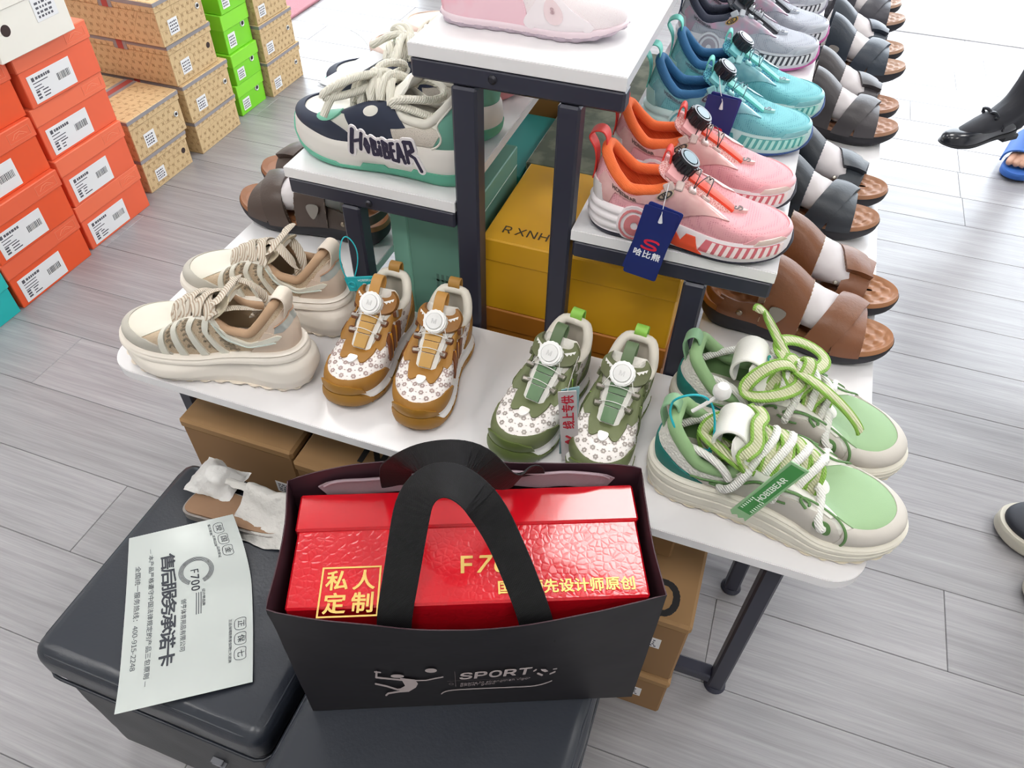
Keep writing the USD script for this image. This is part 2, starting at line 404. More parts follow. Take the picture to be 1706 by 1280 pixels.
    def tongue(s, th=.006, nk=22, nv=9, **kw):
        K, Vv = np.meshgrid(np.linspace(0, 1, nk), np.linspace(-1, 1, nv), indexing='ij')
        e = th * (.35 + .65 * (1 - Vv ** 4)) * np.clip((1.02 - K) / .06, .35, 1)
        a, b = s.tong(K, Vv, e * .5, **kw).reshape(-1, 3), s.tong(K, Vv, -e * .5, **kw).reshape(-1, 3)
        f = gridf(nk, nv); k = len(a)
        bd = np.r_[np.arange(nv), np.arange(1, nk) * nv + nv - 1, (nk - 1) * nv + np.arange(nv - 2, -1, -1), np.arange(nk - 2, 0, -1) * nv]
        j2 = np.roll(bd, -1)
        return s.fin((np.vstack([a, b]), np.vstack([f, f[:, ::-1] + k, np.c_[bd, j2, j2 + k, bd + k][:, ::-1]])))
    def tpatch(s, poly, off=.0045, h=.003, base=0., **kw):
        """overlay on the tongue: polygon in (v, k)"""
        poly = poly if hasattr(poly, 'exterior') else sg.Polygon(poly)
        kx, ky = .08 * s.L, .45 * s.L
        P, tr, rings = tri2(affinity.scale(poly, kx, ky, origin=(0, 0)), h); P = P / [kx, ky]
        fn = lambda o: s.tong(P[:, 1], P[:, 0], o, **kw)
        top, lo = fn(off), fn(base); k = len(P); V = [top, lo]; F = [tr, tr[:, ::-1] + k]
        for rg in rings:
            j2 = np.roll(rg, -1); F.append(np.c_[rg, rg + k, j2 + k, j2]) 
        F = [np.vstack([x[:, [0, 1, 2]], x[:, [0, 2, 3]]]) if x.shape[1] == 4 else x for x in F]
        return s.fin((np.vstack(V), np.vstack(F)))
    def tplace(s, mesh, k, v=0., off=.005, **kw):
        p = s.tong(np.array([k]), np.array([v]), np.array([off]), **kw)[0]; _, n, d = s.tpath(np.array([k]), **{a: b for a, b in kw.items() if a in ('top', 'back')})
        if s.m < 0: p = p * [1, -1, 1]
        return xf(mesh, frame(p, [0, 1, 0], d[0]))
    def cross(s, u, k=None, lift=.006, r=.9, n=20, u2=None, r2=None):
        """points of a lace from the left edge of the throat over to the right"""
        u2 = u if u2 is None else u2; r2 = r if r2 is None else r2
        a, b = s.up(np.array([u, -u2]), np.array([r, r2]), np.array([.002, .002]))
        t = np.linspace(0, 1, n)[:, None]
        p = a + (b - a) * t
        p[:, 2] += lift * np.sin(PI * t[:, 0]) ** .7; p[:, 0] += .35 * lift * np.sin(PI * t[:, 0])
        if s.m < 0: p = p * [1, -1, 1]
        return p
def put(name, label, heel, toe, z, group=None):
    d = np.array(toe) - np.array(heel)
    return thing(name, label, 'shoe', (heel[0], heel[1], z), math.atan2(d[1], d[0]), group)
def loop_band(o, d, n, h, w, th, lean=0.):
    """pull tab: a loop of webbing standing on o, its width along d, bulging along n"""
    o, d, n = (np.asarray(a, float) for a in (o, d, n))
    z = np.array([0, 0, 1.])
    k = np.linspace(0, 1, 17)
    a = k * PI * 1.0
    pts = np.array([o + n * (h * .38 * (1 - math.cos(t)) * .9) + z * (h * math.sin(t) ** .75) + n * lean * math.sin(t) for t in a])
    return band(pts, w, th, up=np.gradient(pts, axis=0) @ np.zeros((3, 3)) + np.cross(np.gradient(pts, axis=0), d))
# ------------------------------------------------------------------ the shoe styles; each adds its parts to the thing t
def ell(u, r, a, b, n=20):
    th = np.linspace(0, 2 * PI, n, endpoint=False)
    return sg.Polygon(np.c_[u + a * np.cos(th), r + b * np.sin(th)])
def knob(R, h, teeth=18, depth=.05):
    th = np.linspace(0, 2 * PI, teeth * 4, endpoint=False)
    rr = R * (1 + depth * np.sign(np.sin(th * teeth)))
    g = extr(sg.Polygon(np.c_[rr * np.cos(th), rr * np.sin(th)]), h * .8)
    top = lathe([(R * .93, h * .8), (R * .9, h), (R * .72, h), (R * .68, h * .9), (0, h * .9)], 28)
    return cat([g, top])
def base_parts(t, s, up, sole, lin_, coll=None, cr=.02, tongue=None, tk={}, ins='#c9c4ba', u0=.47, th=.006):
    t.add('upper', s.upper(), up, 60)
    t.add('lining', s.lining(), lin_, 60)
    t.add('insole', s.insole(), M(ins, .8), 60)
    if coll: t.add('collar', s.collar(cr, u0), coll, 60)
    if tongue: t.add('tongue', s.tongue(th, **tk), tongue, 60)

def runner(t, c, m=1, L=.235, tag=False):
    """running shoe with a turning dial, clear side frame, webbing pull tabs"""
    s = Shoe(L, [(0, .035, 0, .435), (.06, .05, .058, .425), (.15, .12, .10, .345)] + OPEN[3:], ma=m, sole=((0, .19), (.2, .175), (.45, .15), (.7, .125), (1, .15)), spring=.045, heelup=.02, wid=1.03, toeh=.86, bulge=.035,
             prof=((0, -.02), (.12, -.002), (.5, .008), (.85, 0), (1, -.006)))
    mesh = M(c['mesh2'], .75, 'dots', 360, .4, .0010, col2=c['mesh'], mixlo=.16, mixhi=.34, stretch=(1, 1.25, 1.25))
    base_parts(t, s, mesh, None, M(c['lining'], .8, 'weave', 260, .5, .001), M(c['collar'], .75, 'weave', 300, .4, .0008), .027, M(c['tongue'], .7, 'cells', 300, .5, .001, col2=c['tongue2'], mixlo=.02, mixhi=.1), dict(top=.05, back=.3))
    qo = lambda u: .20 + .78 * np.clip((np.abs(u) - .885) / .10, 0, 1) ** 1.3
    t.add('outsole', s.sole(0., qo, .002, 5), M(c['out'], .55))
    ridge = lambda u, q: .0035 * np.where(np.abs(u) < .22, np.abs(np.sin(q * PI * 4)), .3) 
    t.add('midsole', s.sole(qo, 1., ridge, 14), M(c['mid'], .45))
    # stripes on the forefoot side, the swoosh in front of the ring, the ring
    for sgn in (1, -1):
        mi = sgn < 0
        st = [s.patch([(a, .42), (a + .016, .42), (a + .030, .88), (a + .014, .88)], .0026, .006, s.so, mirror=mi) for a in np.arange(.60, .88, .031)]
        t.add('sole_panel', s.patch([(.56, .38), (.9, .45), (.89, .90), (.585, .90)], .0016, .006, s.so, mirror=mi), M(c['panel'], .5))
        t.add('sole_stripes', cat(st), M(c['stripe'], .5))
        t.add('sole_swoosh', s.patch([(.36, .92), (.40, .42), (.47, .26), (.58, .24), (.56, .38), (.54, .85), (.50, .84), (.48, .55), (.44, .93)], .003, .006, s.so, mirror=mi), M(c['swoosh'], .45))
        n_ = np.array([[.02, 0]])
        t.add('ring_emblem', cat([s.patch(ell(.275, .60, .066, .50).difference(ell(.275, .60, .058, .43)), .0050, .006, s.so, mirror=mi), s.patch(ell(.275, .60, .044, .34).difference(ell(.275, .60, .016, .12)), .0050, .005, s.so, mirror=mi)]), M(c['ring'], .5))
        t.add('heel_disc', s.patch(ell(.275, .6, .076, .58), .0038, .007, s.so, mirror=mi), M(c['mid'], .4))
        t.add('toe_overlay', s.patch([(.735, .02), (.80, .26), (.86, .29), (1.0, .25), (1.0, .02)], .0016, .006, mirror=mi), M(c['toe'], .35))
        t.add('toe_guard', s.patch([(.775, .0), (.80, .16), (.90, .17), (.945, .0)], .003, .005, mirror=mi), M(c['guard'], .4))
        t.add('side_frame', s.patch(sg.Polygon([(.12, .05), (.09, .45), (.13, .72), (.24, .66), (.32, .82), (.42, .97), (.5, .88), (.56, .80), (.66, .72), (.70, .55), (.60, .40), (.50, .22), (.42, .02), (.36, .02), (.37, .28), (.30, .45), (.18, .42), (.15, .05)]), .0018, .005, mirror=mi), M(c['frame'], .18, 'noise', 60, .0, .001, spec=.6, col2=c['frame2'], mixlo=.35, mixhi=.7))
        t.add('badge', s.patch(ell(.405, .70, .036, .15), .0034, .004, mirror=mi), M(c['badge'], .3, coat=.4))
        t.add('badge_ring', s.patch(ell(.405, .70, .030, .12).difference(ell(.405, .70, .022, .085)), .0042, .004, mirror=mi), M('#3a3436', .4))
        t.add('badge_mark', s.glyph('W', sgn * .405, .70, .005, off=.004, flip=True), M('#3a3436', .4))
        t.add('side_text', s.glyph('HOBIBEAR', sgn * .225, .56, .0042, off=.0022, flip=True, squash=1.1), M(c['ink'], .5))
        for k, u in enumerate((.475, .545, .615)):
            lp = s.place(cbox(-.0045, .0045, -.0055, .0055, -.001, .0035, .0012), sgn * u, .93, .0012)
            t.add('lace_loop', lp, M(c['loop'], .35))
        t.add('eyelet_clip', s.place(cbox(-.006, .006, -.005, .005, -.001, .003, .0012), sgn * .425, .93, .001), M(c['loop'], .3))
    wires = [tube(s.cross(u, lift=.012, r=.92), .0006, 6) for u in (.475, .545, .615)] + [tube(s.cross(u, lift=.012, r=.92, u2=u + .07), .0006, 6) for u in (.475, .545)]
    t.add('dial_wire', cat(wires), M(c['wire'], .5))
    tk = dict(top=.05, back=.3)
    t.add('tongue_plate', s.tpatch(sg.Point(0, .74).buffer(1).intersection(sg.box(-1, .60, 1, .88)), .0075, .004, .003, **tk), M(c['plate'], .4))
    t.add('centre_strap', s.tpatch([(-.45, .02), (.45, .02), (.38, .58), (-.38, .58)], .0062, .004, .003, **tk), M(c['strap'], .55))
    d = t.add('dial', s.tplace(knob(.0150, .014), .73, 0, .007, **tk), M(c['dial'], .3))
    d.add('dial_cap', s.tplace(lathe([(0, .0145), (.0095, .0145), (.0095, .0125)], 24), .73, 0, .007, **tk), M(c['dialcap'], .25, metal=.3))
    t.add('vamp_badge', s.patch(blob([(.905, .985), (.95, .86), (1.0, .80), (1.05, .86), (1.095, .985), (1.0, .995)]), .004, .003), M(c['vbadge'], .35))
    t.add('vamp_mark', s.glyph('S', 1.0, .90, .0095, off=.0046, flip=True), M(c['ink'], .4))
    tp = s.tong(np.array([.97]), np.array([0.]), 0., **tk)[0]
    t.add('tongue_tab', s.fin(loop_band(tp - [.002, 0, .004], [0, 1, 0], [.75, 0, .3], .017, .016, .0018)), M(c['tab'], .6, 'weave', 500, .3, .0005))
    hp = s.up(np.array([0.]), np.array([.93]))[0]
    k = np.linspace(0, 1, 26)
    pth = curve([s.up(np.array([0.]), np.array([.25]), np.array([.002]))[0], s.up(np.array([0.]), np.array([.6]), np.array([.003]))[0], hp + [-.011, 0, .003], hp + [-.017, 0, .014], hp + [-.008, 0, .022], hp + [.004, 0, .006]], 30)
    t.add('heel_tab', s.fin(band(pth, .019, .0018, up=np.cross(np.gradient(pth, axis=0), [0, 1, 0]))), M(c['tab'], .6, 'weave', 500, .3, .0005))
    t.add('heel_frame', s.patch([(-.12, .0), (.12, .0), (.11, .34), (-.11, .34)], .0024, .006), M(c['heel'], .35))
    return s

def hiker(t, c, m=1, L=.180):
    """kid's hiking shoe: rubber toe bumper, printed white upper, cat-eared tongue plate with a white dial"""
    s = Shoe(L, ma=m, wid=1.22, toeh=.95, bulge=.04, alpha=.5, sole=((0, .18), (.3, .17), (.6, .14), (.85, .14), (1, .17)), spring=.05, heelup=.02,
             opening=[(0, .05, 0, .56), (.06, .06, .07, .555), (.15, .125, .115, .50), (.25, .21, .13, .44), (.36, .31, .125, .44), (.45, .39, .112, .47), (.56, .47, .10, .43), (.66, .55, .088, .375), (.76, .60, .072, .33), (.87, .64, .042, .305), (1, .655, 0, .30)],
             prof=((0, -.02), (.12, .002), (.5, .012), (.85, .004), (1, -.006)))
    prt = M('#efe9e6', .55, 'noise', 900, .1, .0003)
    tk = dict(top=.10, back=.35, w0=.075, w1=.125)
    base_parts(t, s, prt, None, M('#d8d0c2', .8, 'noise', 700, .2, .0005), M('#ddd6ca', .75, 'noise', 700, .25, .0005), .034, M('#e9e5dd', .75, 'cells', 700, .5, .0006), tk, u0=.44, th=.008)
    # printed flowers on the white upper
    fl, dt = [], []
    for i, (a, b) in enumerate([(x, y) for y in (.30, .42, .54, .66, .80) for x in np.arange(.66, 1.36, .085)] + [(x, y) for y in (.2, .45, .7) for x in (.28, .36, .44, .52, .60)] + [(-x, y) for y in (.2, .45, .7) for x in (.28, .36, .44, .52, .60)]):
        a += .042 * (int(round(b * 10)) % 2)
        p, n, tt = s.pt(a, b)
        q = unary([sg.Point(.0021 * math.cos(k * PI / 3), .0021 * math.sin(k * PI / 3)).buffer(.0012, 3) for k in range(6)]).difference(sg.Point(0, 0).buffer(.0011, 3))
        fl.append(s.place(extr(q, .0003), a, b, .0002)); dt.append(s.place(extr(sg.box(-.0010, -.0004, .0010, .0004), .0003), a + .042, b, .0002))
    t.add('flower_print', cat(fl + dt), M(c['print'], .6), kind='stuff')
    qo = lambda u: .42 + .10 * np.sign(np.sin(np.abs(u) * 40)) * (np.abs(u) < .72) + .75 * np.clip((np.abs(u) - .80) / .12, 0, 1)
    t.add('outsole', s.sole(0., lambda u: np.minimum(qo(u), .98), lambda u, q: .002 + .003 * np.clip((np.abs(u) - .8) / .1, 0, 1) + 0 * q, 7), M(c['rub'], .5))
    t.add('midsole', s.sole(lambda u: np.minimum(qo(u), .98), 1., lambda u, q: .0012 * np.sin(q * 14), 7), M('#e9e7e6', .45))
    for k in range(7):
        u = .80 + k * .066
        t.add('toe_lug', s.place(cbox(-.003, .003, -.002, .002, -.001, .002, .0008), 0, 0) if False else xf(cbox(-.0035, .0035, -.002, .0022, -.001, .004, .001), frame(s.so(u, .0, .001) * [1, m, 1] + [0, 0, .002], [-math.sin((u - 1) * 2.6) * 0 , 1, 0], [0, 0, 1])), M(c['rub'], .5))
    t.add('toe_bumper', s.patch(sg.Polygon([(.83, -.02), (.86, .12), (.93, .20), (1.07, .20), (1.14, .12), (1.17, -.02)]), .0045, .004, base=.001), M(c['rub'], .4))
    ov = M(c['ov'], .55, 'noise', 900, .15, .0004)
    t.add('mudguard', s.patch([(.60, -.01), (.66, .16), (.76, .33), (.86, .345), (1.0, .33), (1.14, .345), (1.24, .33), (1.34, .16), (1.40, -.01)], .0022, .005), ov)
    t.add('vamp_overlay', s.patch(blob([(.66, .99), (.70, .80), (.79, .72), (.85, .665), (.90, .70), (.945, .785), (1.055, .785), (1.10, .70), (1.15, .665), (1.21, .72), (1.30, .80), (1.34, .99), (1.15, .995), (.85, .995)]), .0022, .005), ov)
    t.add('vamp_badge', s.patch(blob([(.93, .79), (.955, .705), (1.0, .67), (1.045, .705), (1.07, .79), (1.0, .815)]), .0034, .003), M('#f1edea', .25, coat=.3))
    for sgn in (1, -1):
        mi = sgn < 0
        t.add('eyestay', s.patch([(.36, 1.), (.375, .72), (.44, .60), (.47, .68), (.53, .55), (.56, .64), (.62, .52), (.68, .62), (.71, .82), (.70, 1.)], .0022, .005, mirror=mi), ov)
        for u in (.40, .485, .565):
            t.add('side_strap', s.patch([(u - .022, .12), (u + .022, .10), (u + .03, .56), (u - .01, .60)], .0028, .005, mirror=mi), M(c['strap'], .5))
        for u in (.44, .525):
            t.add('side_stripe', s.patch([(u - .010, .05), (u + .012, .05), (u + .022, .5), (u, .5)], .0022, .005, mirror=mi), M(c['str2'], .5))
        t.add('heel_counter', s.patch([(.0, .0), (.30, .0), (.26, .42), (.16, .62), (.06, .72), (.0, .74)], .0022, .006, mirror=mi), ov)
        for u in (.44, .55, .64):
            b = t.add('lace_guide', s.place(cbox(-.0045, .0045, -.0048, .0048, -.001, .005, .0018), sgn * u, .93, .0012), M(c['guide'], .4))
            b.add('guide_bar', s.place(cbox(-.0022, .0022, -.005, .005, .004, .0058, .0008), sgn * u, .93, .0012), M('#a79f98', .35, metal=.4))
    t.add('throat_mesh', s.tpatch([(-.78, .02), (.78, .02), (.66, .60), (-.66, .60)], .0055, .004, .002, **tk), M('#e9e6e0', .7, 'cells', 700, .5, .0006))
    for a, b in ((.03, .20), (.215, .385), (.40, .56)):
        t.add('tongue_strap', s.tpatch([(-.46, a), (.46, a), (.44, b), (-.44, b)], .0095, .004, .003, **tk), M(c['tan'], .45, 'noise', 500, .15, .0004))
    K = lambda v, k: (v, k)
    face = blob([(-1.0, .99), (-.72, .91), (0, .875), (.72, .91), (1.0, .99), (1.05, .80), (.88, .66), (.5, .585), (0, .565), (-.5, .585), (-.88, .66), (-1.05, .80)])
    t.add('tongue_plate', s.tpatch(face, .0115, .004, .003, **tk), M(c['plate'], .5))
    wg = [s.tpatch([(.50 * k, .82), (.95 * k, .90), (.90 * k, .85), (.82 * k, .86), (.80 * k, .82), (.70 * k, .83), (.66 * k, .79)], .0122, .003, .0112, **tk) for k in (1, -1)]
    sm = [s.tpatch(sg.box(v - .055, .615 + .035 * abs(v) ** 2, v + .055, .645 + .035 * abs(v) ** 2), .0122, .003, .0112, **tk) for v in (-.45, -.27, -.09, .09, .27, .45)]
    for x in wg: t.add('wing_print', x, M('#f2efec', .5))
    t.add('grin_print', cat(sm), M('#f2efec', .5), kind='stuff')
    d = t.add('dial', s.tplace(knob(.0152, .010, 16, .018), .735, 0, .0105, **tk), M('#f0efee', .35))
    d.add('dial_cap', s.tplace(lathe([(0, .0112), (.0100, .0112), (.0106, .0104)], 24), .735, 0, .0105, **tk), M('#e2e1e0', .3))
    d.add('dial_mark', s.tplace(mv(text('M', .006, .0005, True), 0, 0, .0112), .735, 0, .0105, **tk), M('#cfcecd', .4))
    w = [tube(s.cross(u, lift=.012, r=.93), .00055, 6) for u in (.55, .64)]
    for sgn in (1, -1):
        a, b = s.pt(sgn * .44, .93, .004)[0], s.tplace((np.array([[sgn * m * .012, 0, .003]]), np.zeros((0, 3), int)), .735, 0, .0105, **tk)[0][0]
        cc = s.pt(sgn * .55, .93, .004)[0]; mid = s.tplace((np.array([[sgn * m * .0175, -.012, .001]]), np.zeros((0, 3), int)), .70, 0, .0105, **tk)[0][0]
        w.append(tube(curve([b, mid, cc], 16), .00055, 6))
    t.add('dial_wire', cat(w), M('#eceae6', .5))
    tp = s.tong(np.array([.93]), np.array([0.]), .006, **tk)[0]; _, n, dd = s.tpath(np.array([.93]), top=.10, back=.35)
    pth = curve([tp + dd[0] * -.012 + n[0] * .008, tp + dd[0] * .006 + n[0] * .009, tp + dd[0] * .022 + n[0] * .004, tp + dd[0] * .022 - n[0] * .003, tp - n[0] * .004], 20)
    t.add('tongue_tab', s.fin(band(pth, .0145, .0018, up=np.cross(np.gradient(pth, axis=0), [0, 1, 0]))), M(c['tab'], .45))
    hp = s.up(np.array([0.]), np.array([1.]))[0]
    pth = curve([hp + [-.002, 0, -.02], hp + [-.006, 0, -.004], hp + [-.006, 0, .010], hp + [.001, 0, .011], hp + [.004, 0, -.004]], 20)
    t.add('heel_tab', s.fin(band(pth, .016, .0018, up=np.cross(np.gradient(pth, axis=0), [0, 1, 0]))), M(c['htab'], .5))
    return s
def unary(gs):
    return shapely.union_all(gs)
def lace_rows(s, us, mk, lift=.009, r=.93, cross=True):
    out = []
    for i, u in enumerate(us):
        if cross and i + 1 < len(us):
            out.append(mk(s.cross(u, lift=lift, r=r, u2=us[i + 1], r2=r))); out.append(mk(s.cross(us[i + 1], lift=lift * 1.35, r=r, u2=u, r2=r)))
        else: out.append(mk(s.cross(u, lift=lift, r=r)))
    return out
def rope(p, r=.0042, n=26):
    p = curve(p, n) if len(p) < 14 else np.asarray(p)
    return tube(p, r, 9)
def flatlace(w=.0105, th=.0032):
    def f(p):
        p = np.asarray(p)
        return tube(p, w * .5, 8, up=[0.25, 0, 1], flat=th / w)
    return f
def cream(t, m=1, L=.275, second=False):
    """chunky cream sneaker with a sculpted platform sole and braided laces"""
    s = Shoe(L, ma=m, wid=1.0, toeh=.92, bulge=.035, sole=((0, .265), (.12, .255), (.35, .205), (.55, .165), (.75, .17), (1, .18)), spring=.04, heelup=.012, inset=.03,
             opening=[(0, .075, 0, .515), (.06, .085, .062, .51), (.15, .15, .10, .43), (.25, .23, .112, .36), (.36, .32, .108, .36), (.45, .395, .096, .42), (.56, .47, .082, .40), (.66, .55, .07, .35), (.76, .61, .054, .30), (.87, .65, .03, .275), (1, .665, 0, .268)],
             prof=((0, -.018), (.08, -.004), (.35, .018), (.62, .010), (.72, -.004), (.8, .010), (.88, .006), (.92, -.004), (.97, .004), (1, -.01)))
    tan = M('#b49a7e', .8, 'cells', 600, .5, .0007, col2='#d2bfa6', mixlo=.03, mixhi=.12)
    tk = dict(top=.075, back=.35, w0=.05, w1=.105)
    base_parts(t, s, tan, None, M('#b7a082', .8, 'noise', 800, .2, .0005), M('#b9987a', .8, 'noise', 800, .3, .0005), .022, M('#cdc0a8', .7, 'noise', 700, .2, .0005), tk, ins='#b9bcc2', th=.007)
    wav = lambda u, q: .006 * np.sin(np.abs(u) * 11 + .8) * np.sin(q * PI) * (q < .75)
    t.add('midsole', s.sole(0., 1., wav, 26), M('#e4dcd2', .55))
    t.add('tread', s.sole(0.0, .10, lambda u, q: .0015 + .0015 * np.sign(np.sin(u * 90)) + 0 * q, 4), M('#e0d5c6', .6))
    suede = M('#bdb8ae', .85, 'noise', 900, .3, .0006)
    pale = M('#dcd6ca', .5, 'noise', 900, .1, .0003); white = M('#dfdcd0', .35)
    pink = M('#d3bfae', .6, 'noise', 800, .15, .0004)
    t.add('toe_panel', s.patch(blob([(.70, .98), (.735, .5), (.80, .28), (1.0, .20), (1.2, .28), (1.265, .5), (1.30, .98), (1.0, .99)]), .0012, .006), M('#d8d3c6', .65, 'noise', 900, .15, .0004))
    t.add('mudguard', s.patch([(.60, -.01), (.66, .14), (.735, .30), (.82, .37), (.9, .38), (1.0, .39), (1.1, .38), (1.18, .37), (1.265, .30), (1.34, .14), (1.40, -.01)], .0024, .006), suede)
    for sgn in (1, -1):
        mi = sgn < 0
        t.add('eyestay', s.patch([(.40, 1.), (.395, .86), (.5, .80), (.60, .76), (.70, .70), (.74, .80), (.72, 1.)], .0022, .005, mirror=mi), pale)
        for a, b in ((.66, .645), (.60, .565), (.53, .475), (.455, .385)):
            t.add('side_rib', s.patch([(a - .012, .86), (a + .02, .86), (a + .002, .45), (b + .012, .02), (b - .022, .02), (a - .022, .45)], .003, .005, mirror=mi), white)
            zz = []
            for k in range(7):
                r0 = .10 + k * .095
                x = a - .055 + (b - a) * (1 - k / 7) + .006 * (k % 2)
                zz.append(s.seam([((x - .018) * sgn, r0 + .05), ((x - .006) * sgn, r0), ((x + .008) * sgn, r0 + .06), ((x + .022) * sgn, r0 + .02)], .0014, .0010, n=14, flat=.6))
            t.add('wave_print', cat(zz), M('#877a67', .7), kind='stuff')
        t.add('side_piping', s.patch([(.44, .93), (.40, .97), (.34, .60), (.24, .38), (.12, .28), (.10, .34), (.12, .40), (.24, .52), (.34, .76), (.38, .98)], .0038, .005, mirror=mi), white)
        t.add('side_piping', s.patch([(.43, .86), (.35, .56), (.24, .34), (.13, .24), (.14, .28), (.24, .385), (.34, .61)], .0045, .005, mirror=mi), M('#dbe3dc', .3))
        t.add('heel_panel', s.patch([(.0, .0), (.27, .0), (.235, .26), (.20, .50), (.14, .72), (.06, .80), (0, .82)], .0018, .006, mirror=mi), pink)
        t.add('heel_strap', s.patch([(.10, .30), (.16, .22), (.225, .40), (.17, .66)], .0028, .005, mirror=mi), pink)
        t.add('reflective_strip', s.patch([(.0, .50), (.09, .42), (.13, .46), (.12, .60), (.06, .62), (0, .68)], .0026, .005, mirror=mi), M('#c9cdcb', .25, metal=.4))
        t.add('strip_edge', s.seam([(0, .70), (.06 * sgn, .64), (.125 * sgn, .61)], .001, .003), M('#b58f76', .6))
    lc = M('#cfc6b8', .75, 'weave', 170, .6, .001, col2='#a8937f', mixlo=.62, mixhi=.85)
    fl = flatlace(.0125, .0035)
    for x in lace_rows(s, (.44, .52, .59, .655, .71), fl, .012): t.add('lace', s.fin(x) if False else x, lc)
    a = s.cross(.44, r=.95)[0]; b = s.cross(.44, r=.95)[-1]
    z = np.array([0, 0, 1.])
    tp = s.tong(np.array([.97]), np.array([0.]), **tk)[0] * [1, m, 1]
    t.add('lace', fl(curve([a, a + [-.012, -.006 * m, .028], tp + [.004, .028 * m, .006], tp + [.000, 0.0, .010], tp + [.004, -.028 * m, .002], b + [-.012, .002 * m, .02], b], 40)), lc)
    t.add('lace_end', fl(curve([tp + [.006, -.015 * m, .008], tp + [-.018, -.024 * m, -.004], tp + [-.030, -.022 * m, -.030], tp + [-.026, -.006 * m, -.058], tp + [-.036, .014 * m, -.066]], 30)), lc)
    t.add('lace_end', fl(curve([a + [0, 0, .004], a + [-.03, -.018 * m, .010], a + [-.045, -.034 * m, -.006], a + [-.030, -.042 * m, -.022]], 30)), lc)
    tp0 = tp * [1, m, 1]
    t.add('tongue_tab', s.fin(loop_band(tp0 - [.002, 0, .006], [0, 1, 0], [.8, 0, .2], .012, .022, .002)), pale)
    hp = s.up(np.array([0.]), np.array([1.]))[0]
    pth = curve([hp + [-.004, 0, -.032], hp + [-.010, 0, -.008], hp + [-.009, 0, .007], hp + [.002, 0, .009], hp + [.006, 0, -.006]], 24)
    t.add('heel_tab', s.fin(band(pth, .024, .002, up=np.cross(np.gradient(pth, axis=0), [0, 1, 0]))), M('#ddd0c2', .55))
    return s

